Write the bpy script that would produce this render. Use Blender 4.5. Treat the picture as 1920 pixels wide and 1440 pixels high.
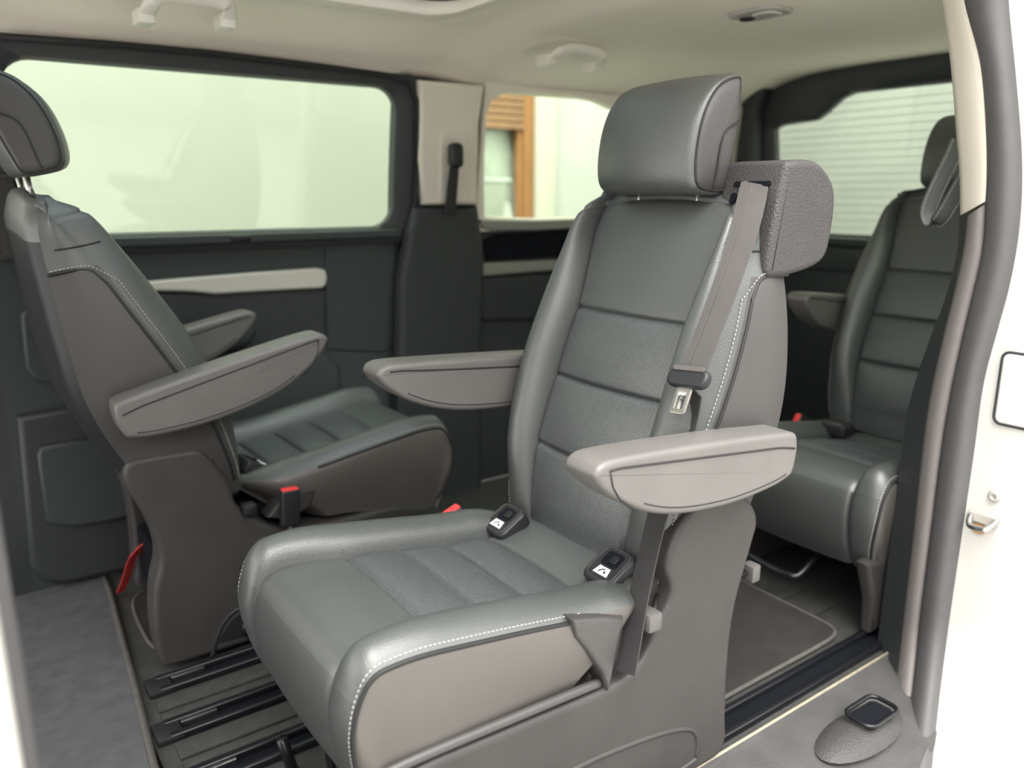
import bpy, bmesh, math, random
from math import sin, cos, pi, radians, exp, sqrt
from mathutils import Vector, Matrix
random.seed(7)
for o in list(bpy.data.objects): bpy.data.objects.remove(o)
S = bpy.context.scene
COL = S.collection

# ------------------------------------------------------------------ camera
FPX, PITCH, AZ, CAMZ = 1500.0, radians(13.5), radians(54.2), 1.0
FW = Vector((cos(PITCH)*cos(AZ), cos(PITCH)*sin(AZ), -sin(PITCH)))
RT = Vector((sin(AZ), -cos(AZ), 0)); UP = RT.cross(FW)
CAM = Vector((0, 0, CAMZ))
cd = bpy.data.cameras.new('camera'); cam = bpy.data.objects.new('camera', cd); COL.objects.link(cam)
cd.sensor_width = 36; cd.lens = FPX/1920*36; cd.clip_start = .02
cam.matrix_world = Matrix(((RT.x, UP.x, -FW.x, 0), (RT.y, UP.y, -FW.y, 0), (RT.z, UP.z, -FW.z, CAMZ), (0, 0, 0, 1)))
cd.dof.use_dof = True; cd.dof.focus_distance = 1.3; cd.dof.aperture_fstop = 2.4
S.camera = cam

# ------------------------------------------------------------------ world, sun, exposure
w = bpy.data.worlds.new('sky'); S.world = w; w.use_nodes = True
bgn = w.node_tree.nodes['Background']; bgn.inputs[0].default_value = (1.0, .985, .97, 1); bgn.inputs[1].default_value = 1.0
# overcast sky: three times as bright overhead as at the horizon
_nt = w.node_tree; _tc = _nt.nodes.new('ShaderNodeTexCoord'); _sp = _nt.nodes.new('ShaderNodeSeparateXYZ'); _nt.links.new(_tc.outputs['Generated'], _sp.inputs[0])
_mr = _nt.nodes.new('ShaderNodeMapRange'); _mr.inputs['From Min'].default_value = 0; _mr.inputs['From Max'].default_value = 1
SKY = 3.3; _mr.inputs['To Min'].default_value = SKY/3; _mr.inputs['To Max'].default_value = SKY
_nt.links.new(_sp.outputs['Z'], _mr.inputs['Value']); _nt.links.new(_mr.outputs[0], bgn.inputs[1])
sd = bpy.data.lights.new('sun', 'SUN'); sd.energy = 2.1; sd.angle = radians(40); sd.color = (1, .96, .9)
sun = bpy.data.objects.new('sun', sd); COL.objects.link(sun)
sun.rotation_euler = Vector((.20, .42, -.88)).to_track_quat('-Z', 'Y').to_euler(); sun.location = (-2, -3, 5)
S.view_settings.view_transform = 'Standard'; S.view_settings.look = 'None'
S.view_settings.exposure = 1.22; S.view_settings.gamma = 1; S.view_settings.use_curve_mapping = False

# ------------------------------------------------------------------ materials
MATS = {}
def mat(name, col, rough=.5, spec=.5, metal=0, bump=None, var=None, coat=0, sheen=0):
    m = bpy.data.materials.new(name); m.use_nodes = True; nt = m.node_tree; b = nt.nodes['Principled BSDF']
    b.inputs['Base Color'].default_value = (*col, 1); b.inputs['Roughness'].default_value = rough
    b.inputs['Specular IOR Level'].default_value = spec; b.inputs['Metallic'].default_value = metal
    b.inputs['Coat Weight'].default_value = coat
    b.inputs['Sheen Weight'].default_value = sheen
    tc = nt.nodes.new('ShaderNodeTexCoord')
    if var:   # (scale, amount)
        n = nt.nodes.new('ShaderNodeTexNoise'); n.inputs['Scale'].default_value = var[0]; n.inputs['Detail'].default_value = 5
        nt.links.new(tc.outputs['Object'], n.inputs['Vector'])
        mx = nt.nodes.new('ShaderNodeMix'); mx.data_type = 'RGBA'
        mx.inputs[6].default_value = (*[c*(1-var[1]) for c in col], 1); mx.inputs[7].default_value = (*[min(1, c*(1+var[1])) for c in col], 1)
        nt.links.new(n.outputs['Fac'], mx.inputs[0]); nt.links.new(mx.outputs[2], b.inputs['Base Color'])
    if bump:  # (kind, scale, strength, distance)
        if bump[0] == 'voronoi':
            n = nt.nodes.new('ShaderNodeTexVoronoi'); out = n.outputs['Distance']
        else:
            n = nt.nodes.new('ShaderNodeTexNoise'); n.inputs['Detail'].default_value = 6; out = n.outputs['Fac']
        n.inputs['Scale'].default_value = bump[1]; nt.links.new(tc.outputs['Object'], n.inputs['Vector'])
        bp = nt.nodes.new('ShaderNodeBump'); bp.inputs['Strength'].default_value = bump[2]; bp.inputs['Distance'].default_value = bump[3]
        nt.links.new(out, bp.inputs['Height']); nt.links.new(bp.outputs['Normal'], b.inputs['Normal'])
    MATS[name] = m; return m
LEA = (.057, .063, .061)
mat('leather', LEA, .42, .95, bump=('voronoi', 420, .22, .0012), var=(9, .12))
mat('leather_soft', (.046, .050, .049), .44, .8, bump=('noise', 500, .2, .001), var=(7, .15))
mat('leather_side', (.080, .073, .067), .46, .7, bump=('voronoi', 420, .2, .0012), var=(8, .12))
mat('side_leather_shaded', (.048, .046, .045), .46, .6, bump=('voronoi', 420, .2, .0012), var=(8, .12))  # copy of the side leather, darkened to put backrest shade into the colour
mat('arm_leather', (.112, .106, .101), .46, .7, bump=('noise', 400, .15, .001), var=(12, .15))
mat('piping', (.016, .016, .017), .5, .4)
mat('thread', (.48, .465, .44), .7, .3)
mat('grain_plastic', (.044, .042, .042), .55, .45, bump=('voronoi', 300, .5, .002), var=(20, .2))
mat('base_plastic', (.038, .0355, .034), .52, .45, bump=('noise', 420, .35, .002), var=(14, .22))
mat('black_plastic', (.015, .016, .018), .45, .4)
mat('trim_dark', (.030, .034, .036), .5, .4, bump=('noise', 350, .2, .001))
mat('door_dark', (.036, .045, .044), .55, .4, bump=('noise', 300, .2, .001))
mat('deep_dark', (.006, .007, .010), .8, .1)
mat('gloss_black', (.008, .009, .011), .3, .4)
mat('grey_plastic', (.10, .095, .092), .5, .4)
mat('silver_trim', (.62, .60, .53), .42, .5, metal=.25)
mat('dull_silver', (.28, .28, .25), .42, .5, metal=.2)
mat('steel', (.58, .575, .56), .28, .5, metal=1, var=(60, .2))
mat('rust', (.35, .19, .08), .8, .2, var=(80, .4))
mat('webbing', (.078, .073, .071), .62, .35, bump=('noise', 900, .3, .001), var=(30, .12))
mat('webbing_dark', (.035, .034, .035), .6, .35, bump=('noise', 900, .3, .001))
mat('buckle_red', (.70, .035, .04), .35, .5)
mat('strap_red', (.42, .035, .035), .7, .3)
mat('headliner', (.82, .765, .665), .9, .2, bump=('noise', 700, .15, .001))
mat('headliner_rear', (.50, .47, .43), .9, .2, bump=('noise', 700, .15, .001))
mat('beige_trim', (.74, .69, .60), .6, .35, bump=('noise', 600, .12, .001))
mat('handle_beige', (.76, .73, .65), .5, .4)
mat('lamp_grey', (.38, .36, .33), .4, .4)
mat('lens', (.55, .53, .50), .15, .6)
mat('body_white', (.60, .588, .55), .35, .5, coat=.6, var=(3, .03))
mat('seal_rubber', (.085, .083, .085), .6, .35, var=(30, .1))
mat('jamb_grain', (.17, .155, .15), .6, .4, bump=('noise', 420, .4, .002), var=(60, .12))
mat('carpet', (.105, .108, .115), .95, .1, bump=('noise', 900, .7, .004), var=(25, .35))
mat('mat_carpet', (.040, .037, .036), .95, .1, bump=('noise', 900, .7, .004), var=(20, .3))
mat('mat_edge', (.085, .08, .074), .8, .2, var=(60, .3))
mat('rubber_floor', (.040, .040, .038), .7, .3, bump=('noise', 500, .5, .002), var=(40, .45))
mat('sill_plastic', (.062, .061, .060), .65, .35, bump=('noise', 450, .6, .003), var=(18, .35))
mat('scuffed_edge', (.36, .325, .24), .6, .4, var=(90, .4))
mat('label_white', (.75, .76, .76), .5, .3)
mat('wood', (.27, .125, .05), .6, .3, var=(12, .25))
mat('wood_shutter', (.27, .15, .085), .6, .3, var=(9, .2))
mat('render_wall', (.70, .71, .67), .9, .1, bump=('noise', 60, .3, .004), var=(1.5, .04))
mat('sky_block_grey', (.44, .42, .40), .9, .1)  # for the unseen wall added to block low sky
mat('reveal', (.47, .455, .39), .9, .1)
mat('curtain', (.66, .68, .64), .8, .2, var=(3, .3))
mat('concrete', (.46, .45, .43), .9, .2, var=(30, .3))  # unseen ground, made pale to bounce light up onto the ceiling
mat('black_rubber', (.02, .02, .022), .6, .3)

def glass_mat(name, tint, gloss=.06):
    m = bpy.data.materials.new(name); m.use_nodes = True; nt = m.node_tree; nt.nodes.clear()
    o = nt.nodes.new('ShaderNodeOutputMaterial'); mx = nt.nodes.new('ShaderNodeMixShader')
    t = nt.nodes.new('ShaderNodeBsdfTransparent'); g = nt.nodes.new('ShaderNodeBsdfGlossy')
    t.inputs[0].default_value = (*tint, 1); g.inputs['Roughness'].default_value = .02; g.inputs[0].default_value = (1, 1, 1, 1)
    mx.inputs[0].default_value = gloss
    nt.links.new(t.outputs[0], mx.inputs[1]); nt.links.new(g.outputs[0], mx.inputs[2]); nt.links.new(mx.outputs[0], o.inputs[0]); MATS[name] = m
glass_mat('window_glass', (.88, .95, .86), .025)
glass_mat('house_glass', (.95, .97, .95), .05)
glass_mat('rear_glass', (.86, .92, .86), .03)
glass_mat('roof_glass', (.50, .55, .57), .06)

def perforated(name, base, axes):
    m = mat(name, base, .42, .9, bump=('voronoi', 420, .15, .001)); nt = m.node_tree; b = nt.nodes['Principled BSDF']
    tc = nt.nodes.new('ShaderNodeTexCoord'); sp = nt.nodes.new('ShaderNodeSeparateXYZ'); nt.links.new(tc.outputs['Object'], sp.inputs[0])
    def M(op, a, bb=None, v=None):
        n = nt.nodes.new('ShaderNodeMath'); n.operation = op
        nt.links.new(a, n.inputs[0])
        if bb is not None: nt.links.new(bb, n.inputs[1])
        elif v is not None: n.inputs[1].default_value = v
        return n.outputs[0]
    ds = []
    A, B = [M('MULTIPLY', sp.outputs[i], v=150) for i in axes]
    sm = M('ADD', A, B); df = M('SUBTRACT', A, B)
    for q in (sm, df):
        fr = M('SUBTRACT', M('FRACT', q), v=.5); ds.append(M('MULTIPLY', fr, fr))
    d = M('ADD', ds[0], ds[1]); hole = M('LESS_THAN', d, v=.016)
    nz = nt.nodes.new('ShaderNodeTexNoise'); nz.inputs['Scale'].default_value = 160; nt.links.new(tc.outputs['Object'], nz.inputs['Vector'])
    k = M('MULTIPLY', hole, M('MULTIPLY', M('GREATER_THAN', nz.outputs['Fac'], v=.46), v=1))
    mx = nt.nodes.new('ShaderNodeMix'); mx.data_type = 'RGBA'; mx.inputs[6].default_value = (*base, 1); mx.inputs[7].default_value = (.20, .205, .205, 1)
    nt.links.new(k, mx.inputs[0]); nt.links.new(mx.outputs[2], b.inputs['Base Color'])
perforated('perf_back', (.052, .058, .058), (1, 2))
perforated('perf_seat', (.052, .057, .061), (0, 1))

# ------------------------------------------------------------------ mesh helpers
def px(ax, val, u, v):
    """point where the sight line of photo pixel (u,v) meets the plane ax=val"""
    d = FW + RT*((u-960)/FPX) - UP*((v-720)/FPX); i = 'xyz'.index(ax)
    return CAM + d*((val-CAM[i])/d[i])
def link(name, verts, faces, m, parent=None, smooth=True, auto=None):
    me = bpy.data.meshes.new(name); me.from_pydata([tuple(v) for v in verts], [], faces); me.update()
    bm = bmesh.new(); bm.from_mesh(me); bmesh.ops.recalc_face_normals(bm, faces=bm.faces)
    if auto is not None:
        for e in bm.edges:
            if len(e.link_faces) == 2 and e.calc_face_angle(0) > auto: e.smooth = False
    bm.to_mesh(me); bm.free()
    if smooth: me.polygons.foreach_set('use_smooth', [True]*len(me.polygons))
    me.materials.append(MATS[m]); o = bpy.data.objects.new(name, me); COL.objects.link(o)
    if parent: o.parent = parent
    return o
def tag(o, label, cat=None, group=None, kind=None):
    o['label'] = label
    if cat: o['category'] = cat
    if group: o['group'] = group
    if kind: o['kind'] = kind
    return o
def thing(name, label, cat, loc=(0, 0, 0), rz=0, group=None, kind=None):
    o = bpy.data.objects.new(name, None); COL.objects.link(o); o.location = loc; o.rotation_euler = (0, 0, rz); o.empty_display_size = .05
    return tag(o, label, cat, group, kind)
def catmull(pts, n=6, closed=False):
    P = [Vector(p) for p in pts]; N = len(P); out = []
    rng = range(N) if closed else range(N-1)
    for i in rng:
        if closed: a, b, c, d = P[i-1], P[i], P[(i+1) % N], P[(i+2) % N]
        else: a, b, c, d = P[max(i-1, 0)], P[i], P[i+1], P[min(i+2, N-1)]
        for k in range(n):
            t = k/n; out.append(.5*((2*b)+(c-a)*t+(2*a-5*b+4*c-d)*t*t+(3*b-a-3*c+d)*t**3))
    if not closed: out.append(P[-1])
    return out
def interp(tab, x):
    if x <= tab[0][0]: return tab[0][1]
    for (a, fa), (b, fb) in zip(tab, tab[1:]):
        if x <= b: t = (x-a)/(b-a); return fa+(fb-fa)*t
    return tab[-1][1]
def sinterp(tab, x):   # smooth (catmull) interpolation in a table
    n = len(tab)
    if x <= tab[0][0]: return tab[0][1]
    if x >= tab[-1][0]: return tab[-1][1]
    for i in range(n-1):
        if x <= tab[i+1][0]:
            a, fa = tab[i]; b, fb = tab[i+1]; h = b-a; t = (x-a)/h
            ma = (tab[i+1][1]-tab[i-1][1])/(tab[i+1][0]-tab[i-1][0]) if i > 0 else (fb-fa)/h
            mb = (tab[i+2][1]-tab[i][1])/(tab[i+2][0]-tab[i][0]) if i+2 < n else (fb-fa)/h
            return (2*t**3-3*t*t+1)*fa+(t**3-2*t*t+t)*h*ma+(-2*t**3+3*t*t)*fb+(t**3-t*t)*h*mb
def sstep(a, b, x):
    t = max(0, min(1, (x-a)/(b-a))); return t*t*(3-2*t)
def tube_vf(path, r, n=8, closed=False, cap=True, V=None, Fc=None):
    V = [] if V is None else V; Fc = [] if Fc is None else Fc
    P = [Vector(p) for p in path]; N = len(P); b0 = len(V); prev = None
    for i in range(N):
        a = P[i-1] if (i > 0 or closed) else P[i]; c = P[(i+1) % N] if (i < N-1 or closed) else P[i]
        t = (c-a).normalized()
        if prev is None:
            u = t.cross(Vector((0, 0, 1)));
            if u.length < .1: u = t.cross(Vector((1, 0, 0)))
        else: u = prev - t*prev.dot(t)
        u.normalize(); prev = u; v = t.cross(u); rr = r[i] if isinstance(r, (list, tuple)) else r
        for k in range(n): V.append(P[i]+(u*cos(2*pi*k/n)+v*sin(2*pi*k/n))*rr)
    for i in range(N if closed else N-1):
        j = (i+1) % N
        for k in range(n): Fc.append((b0+i*n+k, b0+i*n+(k+1) % n, b0+j*n+(k+1) % n, b0+j*n+k))
    if cap and not closed: Fc.append(tuple(b0+k for k in range(n))); Fc.append(tuple(b0+(N-1)*n+k for k in reversed(range(n))))
    return V, Fc
def tube(name, path, r, m, parent=None, n=8, closed=False):
    return link(name, *tube_vf(path, r, n, closed), m, parent)
def stitches(name, path, parent, m='thread', step=.007, ln=.0043, r=.0007):
    P = [Vector(p) for p in path]; V, Fc = [], []; acc = 0; nxt = 0
    for a, b in zip(P, P[1:]):
        L = (b-a).length
        if L < 1e-6: continue
        d = (b-a)/L
        while nxt <= acc+L:
            s = a+d*(nxt-acc); tube_vf([s, s+d*ln], r, 5, V=V, Fc=Fc); nxt += step
        acc += L
    o = link(name, V, Fc, m, parent); o['kind'] = 'stuff'; return o
def offset_poly(poly, d):
    n = len(poly); out = []; area = sum(poly[i][0]*poly[(i+1) % n][1]-poly[(i+1) % n][0]*poly[i][1] for i in range(n)); sg = 1 if area > 0 else -1
    for i in range(n):
        a, b, c = Vector(poly[i-1]), Vector(poly[i]), Vector(poly[(i+1) % n])
        e1 = (b-a); e2 = (c-b)
        if e1.length < 1e-7 or e2.length < 1e-7: out.append(b.copy()); continue
        e1.normalize(); e2.normalize(); n1 = Vector((-e1.y, e1.x))*sg; n2 = Vector((-e2.y, e2.x))*sg; nn = n1+n2
        if nn.length < 1e-5: nn = n1
        nn.normalize(); k = max(.5, nn.dot(n1)); out.append(b+nn*(d/k))
    return out
def pillow_vf(poly, w0, w1, r, place, steps=4, r1=None, crown=None):
    """closed outline extruded from w0 to w1 with rounded rims; place(a,b,w)->point"""
    poly = [Vector((p[0], p[1])) for p in poly]; n = len(poly); V, Fc = [], []; r1 = r if r1 is None else r1; secs = []
    for k in range(steps+1):
        a = k/steps*pi/2; secs.append((w0+r*(1-cos(a)), r*(1-sin(a))))
    for k in range(steps+1):
        a = (1-k/steps)*pi/2; secs.append((w1-r1*(1-cos(a)), r1*(1-sin(a))))
    for wv, ins in secs:
        for q in offset_poly(poly, ins): V.append(place(q.x, q.y, wv))
    for i in range(len(secs)-1):
        for k in range(n): Fc.append((i*n+k, i*n+(k+1) % n, (i+1)*n+(k+1) % n, (i+1)*n+k))
    # the two flat faces carry vertices of their own, so their shading stays flat
    b = len(V); last = (len(secs)-1)*n
    V += [Vector(V[k]) for k in range(n)]+[Vector(V[last+k]) for k in range(n)]
    Fc.append(tuple(b+k for k in reversed(range(n)))); Fc.append(tuple(b+n+k for k in range(n)))
    return V, Fc
def pillow(name, poly, w0, w1, r, place, m, parent=None, steps=4, auto=radians(50)):
    return link(name, *pillow_vf(poly, w0, w1, r, place, steps), m, parent, auto=auto)
def rrect(x0, x1, z0, z1, r, n=5):
    out = []
    for cx, cz, a0 in ((x1-r, z1-r, 0), (x0+r, z1-r, pi/2), (x0+r, z0+r, pi), (x1-r, z0+r, 1.5*pi)):
        for k in range(n+1):
            a = a0+k/n*pi/2; out.append((cx+r*cos(a), cz+r*sin(a)))
    return out
def box(name, lo, hi, m, parent=None, bev=.004, seg=2, fn=None):
    bm = bmesh.new(); bmesh.ops.create_cube(bm, size=1); lo, hi = Vector(lo), Vector(hi)
    for v in bm.verts: v.co = Vector([lo[i]+(v.co[i]+.5)*(hi[i]-lo[i]) for i in range(3)])
    if bev: bmesh.ops.bevel(bm, geom=list(bm.edges), offset=bev, segments=seg, profile=.5, affect='EDGES')
    V = [v.co.copy() for v in bm.verts]; bm.verts.index_update(); Fc = [tuple(v.index for v in f.verts) for f in bm.faces]; bm.free()
    if fn: V = [fn(v) for v in V]
    return link(name, V, Fc, m, parent, auto=radians(40))
def ribbon(name, path, widths, m, parent=None, th=.0014, width=.047):
    """a strap: path points with a width direction each"""
    P = [Vector(p) for p in path]; V, Fc = [], []; N = len(P)
    for i in range(N):
        t = (P[min(i+1, N-1)]-P[max(i-1, 0)]).normalized(); wd = Vector(widths[i] if isinstance(widths, list) else widths); wd = (wd-t*wd.dot(t)).normalized(); nn = t.cross(wd)
        h = (width[i] if isinstance(width, list) else width)/2
        for sx, sn in ((-1, -1), (1, -1), (1, 1), (-1, 1)): V.append(P[i]+wd*h*sx+nn*th*sn)
    for i in range(N-1):
        for k in range(4): Fc.append((i*4+k, i*4+(k+1) % 4, (i+1)*4+(k+1) % 4, (i+1)*4+k))
    Fc += [(0, 1, 2, 3), tuple((N-1)*4+k for k in (3, 2, 1, 0))]
    return link(name, V, Fc, m, parent, auto=radians(40))
def grid_parts(V, quads, tags, spec, parent, T):
    """emit one mesh per tag from a shared vertex grid. spec: tag -> (name, material)"""
    made = {}
    for tg, (nm, m) in spec.items():
        fs = [q for q, t in zip(quads, tags) if t == tg]
        if not fs: continue
        idx = {}; vv = []; ff = []
        for f in fs:
            g = []
            for i in f:
                if i not in idx: idx[i] = len(vv); vv.append(T(V[i]))
                if not g or g[-1] != idx[i]: g.append(idx[i])
            ff.append(tuple(dict.fromkeys(g)))
        ff = [f for f in ff if len(f) > 2]
        me = bpy.data.meshes.new(nm); me.from_pydata([tuple(v) for v in vv], [], ff); me.update()
        me.polygons.foreach_set('use_smooth', [True]*len(me.polygons)); me.materials.append(MATS[m])
        o = bpy.data.objects.new(nm, me); COL.objects.link(o); o.parent = parent; made[tg] = o
    return made

# ================================================================== SETTING
X_FRONT, X_REAR, Y_NEAR = -1.25, 2.92, .70
def yw(z):   # inner face of the far side of the van
    return 2.24+.06*sstep(0, .6, z) if z < .9 else 2.30-.062*((z-.9)/.44)**1.3
def pw_(u, v, off=0):   # photo pixel on that wall
    z = 1.0
    for _ in range(25): p = px('y', yw(z)-off, u, v); z = .5*z+.5*p.z
    return p
def onwall(x, z, off=0): return Vector((x, yw(z)-off, z))

# floor of the cabin
def floor_part(name, x0, x1, y0, y1, z0, z1, m, parent, bev=.003): return box(name, (x0, y0, z0), (x1, y1, z1), m, parent, bev)
fl = box('floor', (.215, .80, -.05), (X_REAR, 2.25, -.004), 'rubber_floor', None, .002)
tag(fl, 'dark ribbed rubber cabin floor with lengthwise seat rails', 'floor', kind='structure')
# raised ribs of the floor between the rails
for k, (y, wd) in enumerate(((1.55, .04), (1.510, .022), (1.39, .05), (1.345, .022), (1.12, .06), (1.02, .05))):
    box('floor_rib', (.245, y-wd/2, -.006), (2.6, y+wd/2, .003), 'rubber_floor', fl, .002)
# front carpet beyond the edging
V = [(.192, .80, 0), (.201, 1.37, 0), (.232, 1.76, 0), (.258, 2.12, 0), (.262, 2.245, 0), (X_FRONT, 2.245, 0), (X_FRONT, .80, 0)]
cf = link('floor', V+[(a, b, -.05) for a, b, c in V], [tuple(range(7)), tuple(range(13, 6, -1))]+[(i, (i+1) % 7, 7+(i+1) % 7, 7+i) for i in range(7)], 'carpet', None, False)
tag(cf, 'dark grey carpet of the front footwell, left of the rails', 'carpet', kind='structure')
tube('carpet_edging', [(.192, .80, .002), (.201, 1.37, .002), (.217, 1.565, .002), (.232, 1.76, .002), (.258, 2.12, .002), (.262, 2.235, .002)], .0075, 'mat_edge', cf, 8)

# rails sunk in the floor, each a thing of its own
def rail(y, x0, x1, label, wd=.046):
    t = thing('seat_rail', label, 'rail', (x0, y, 0), group='seat rails in the floor')
    L = x1-x0
    box('rail_bed', (0, -wd/2, -.005), (L, wd/2, -.001), 'deep_dark', t, .0008)
    for s in (-1, 1): box('rail_lip', (.004, s*wd/2-.007, -.004), (L, s*wd/2+.007, .012), 'gloss_black', t, .004, 3)
    box('rail_end', (-.018, -wd/2-.008, -.004), (.030, wd/2+.008, .010), 'black_plastic', t, .004)
    box('latch_plate', (.032, .006, -.002), (.10, .014, .009), 'steel', t, .001)
    return t
rail(1.618, .258, 1.6, 'black seat rail under the rear-facing seat, its end by the small mat')
rail(1.455, .238, 1.6, 'black seat rail in the middle of the aisle, open slot with bright strip')
rail(1.290, .225, 1.6, 'black seat rail beneath the far edge of the forward-facing armchair')
rail(.852, .97, 1.75, 'black seat rail along the door sill beside the rear carpet mat', .05)

# outer sill step at the open door
V = []; prof = [(.802, .004), (.796, .006), (.79, -.004), (.74, -.008), (.70, -.014), (.62, -.03), (.60, -.06), (.60, -.30), (.802, -.30)]
n = len(prof)
for x in (-.4, .4, 1.0, 1.6, 1.9):
    V += [(x, a, b) for a, b in prof]
Fc = [(i*n+k, i*n+(k+1) % n, (i+1)*n+(k+1) % n, (i+1)*n+k) for i in range(4) for k in range(n)]+[tuple(range(n)), tuple(4*n+k for k in range(n))]
sill = link('trim_1', V, Fc, 'sill_plastic', None, True, radians(30))
tag(sill, 'grey textured plastic sill along the open sliding door', 'sill', kind='structure')
tube('sill_edge', [(-.4, .799, .006), (.4, .799, .006), (1.9, .799, .006)], .003, 'scuffed_edge', sill, 6)
# lashing loop on a moulded boss at the sill
bt = thing('lashing_ring', 'black wire loop on a moulded plastic boss on the door sill', 'ring', tuple(px('z', -.010, 1612, 1375)))
V, Fc = [], []
for i in range(7):
    a = i/6*pi/2; rr = cos(a)
    for k in range(24):
        t = 2*pi*k/24; V.append((.125*(rr*.55+.45*(1-i/6))*cos(t), .052*(rr*.55+.45*(1-i/6))*sin(t), .024*sin(a)))
Fc = [(i*24+k, i*24+(k+1) % 24, (i+1)*24+(k+1) % 24, (i+1)*24+k) for i in range(6) for k in range(24)]+[tuple(6*24+k for k in range(24))]
link('boss', V, Fc, 'grain_plastic', bt)
tube('loop', [(p[0], p[1], .034) for p in rrect(-.015, .085, -.03, .03, .018)], .0045, 'gloss_black', bt, 8, True)
pillow('loop_recess', rrect(-.008, .078, -.024, .024, .014), .012, .030, .003, lambda a, b, w_: Vector((a, b, w_)), 'deep_dark', bt)

# loose carpet mats
def floor_mat(poly, label, z=.0):
    t = thing('floor_mat', label, 'mat', (0, 0, 0), group='carpet mats under the seats')
    pl = [(p[0], p[1]) for p in catmull([(a, b, 0) for a, b in poly], 5, True)]
    link('carpet_pad', *pillow_vf(pl, z+.001, z+.009, .003, lambda a, b, w_: Vector((a, b, w_)), 2), 'mat_carpet', t)
    tube('edging', [(a, b, z+.006) for a, b in pl], .005, 'mat_edge', t, 6, True)
floor_mat([(.70, .91), (1.0, .905), (1.3, .905), (1.5, .905), (1.575, .912), (1.60, .94), (1.605, 1.0), (1.61, 1.15), (1.61, 1.26), (1.55, 1.285), (1.2, 1.285), (.8, 1.285), (.70, 1.25), (.69, 1.05)], 'dark carpet mat with pale edging behind the forward-facing armchair')
floor_mat([(.285, 1.80), (.31, 1.755), (.36, 1.74), (.55, 1.74), (.8, 1.74), (.86, 1.80), (.86, 2.0), (.8, 2.06), (.55, 2.06), (.36, 2.06), (.31, 2.05), (.288, 1.98)], 'dark carpet mat with rounded corner beneath the rear-facing armchair')

# ---------------- far side: door_1 with its window, pillar trim, quarter panel
def wall_place(off0): return lambda a, b, w_: onwall(a, b, off0+w_)
def frame_on_wall(name, outer, inner, th, m, parent, off=0, n=72, place=None):
    place = place or (lambda a, b, w_: onwall(a, b, off+w_))
    cx = sum(p[0] for p in inner)/len(inner); cz = sum(p[1] for p in inner)/len(inner)
    def cast(poly, a):
        d = Vector((cos(a), sin(a))); best = None
        for i in range(len(poly)):
            p = Vector(poly[i])-Vector((cx, cz)); q = Vector(poly[(i+1) % len(poly)])-Vector((cx, cz)); e = q-p; den = d.x*e.y-d.y*e.x
            if abs(den) < 1e-9: continue
            t = (p.x*e.y-p.y*e.x)/den; s = (p.x*d.y-p.y*d.x)/den
            if t > 0 and -1e-6 <= s <= 1+1e-6: best = t if best is None else max(best, t)
        return (cx+d.x*best, cz+d.y*best)
    angs = sorted(set([2*pi*k/n for k in range(n)]+[math.atan2(p[1]-cz, p[0]-cx) % (2*pi) for p in list(outer)+list(inner)]))
    clean = [angs[0]]
    for a in angs[1:]:
        if a-clean[-1] > 1e-4: clean.append(a)
    O = [cast(outer, a) for a in clean]; I = [cast(inner, a) for a in clean]; N = len(clean); V = []
    mid = [(o[0]*.12+i[0]*.88, o[1]*.12+i[1]*.88) for o, i in zip(O, I)]
    for loop, w_ in ((O, 0), (O, th*.9), ([(o[0]*.85+i[0]*.15, o[1]*.85+i[1]*.15) for o, i in zip(O, I)], th), (mid, th), (I, th*.6), (I, -.012)):
        V += [place(p[0], p[1], w_) for p in loop]
    Fc = [(i*N+k, i*N+(k+1) % N, (i+1)*N+(k+1) % N, (i+1)*N+k) for i in range(5) for k in range(N)]
    Fc += [(5*N+k, 5*N+(k+1) % N, (k+1) % N, k) for k in range(N)]
    return link(name, V, Fc, m, parent, True, radians(45))
def wall_slab(name, poly, th, m, parent, off=0, r=.006, place=None):
    return pillow(name, poly, 0, th, r, place or wall_place(off), m, parent, 3)
def dense(poly, step=.05):
    out = []
    for i in range(len(poly)):
        a = Vector(poly[i]); b = Vector(poly[(i+1) % len(poly)]); k = max(1, int((b-a).length/step))
        out += [tuple(a+(b-a)*j/k) for j in range(k)]
    return out
def slab_grid(name, x0, x1, z0, z1, m, parent, nx=2, nz=24, th=.03, off=0):
    """wall-following rectangular sheet with thickness (outwards)"""
    V = []; st = nx+1
    for s in (0, 1):
        for j in range(nz+1):
            for i in range(st):
                p = onwall(x0+(x1-x0)*i/nx, z0+(z1-z0)*j/nz, off); V.append(p+Vector((0, th*s, 0)))
    n1 = st*(nz+1); Fc = []
    for j in range(nz):
        for i in range(nx):
            a = j*st+i; Fc.append((a, a+1, a+st+1, a+st)); Fc.append((n1+a, n1+a+st, n1+a+st+1, n1+a+1))
    for j in range(nz):
        for i in (0, nx): a = j*st+i; Fc.append((a, a+st, n1+a+st, n1+a))
    for i in range(nx):
        for j in (0, nz): a = j*st+i; Fc.append((a, a+1, n1+a+1, n1+a))
    return link(name, V, Fc, m, parent, True, radians(40))

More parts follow.
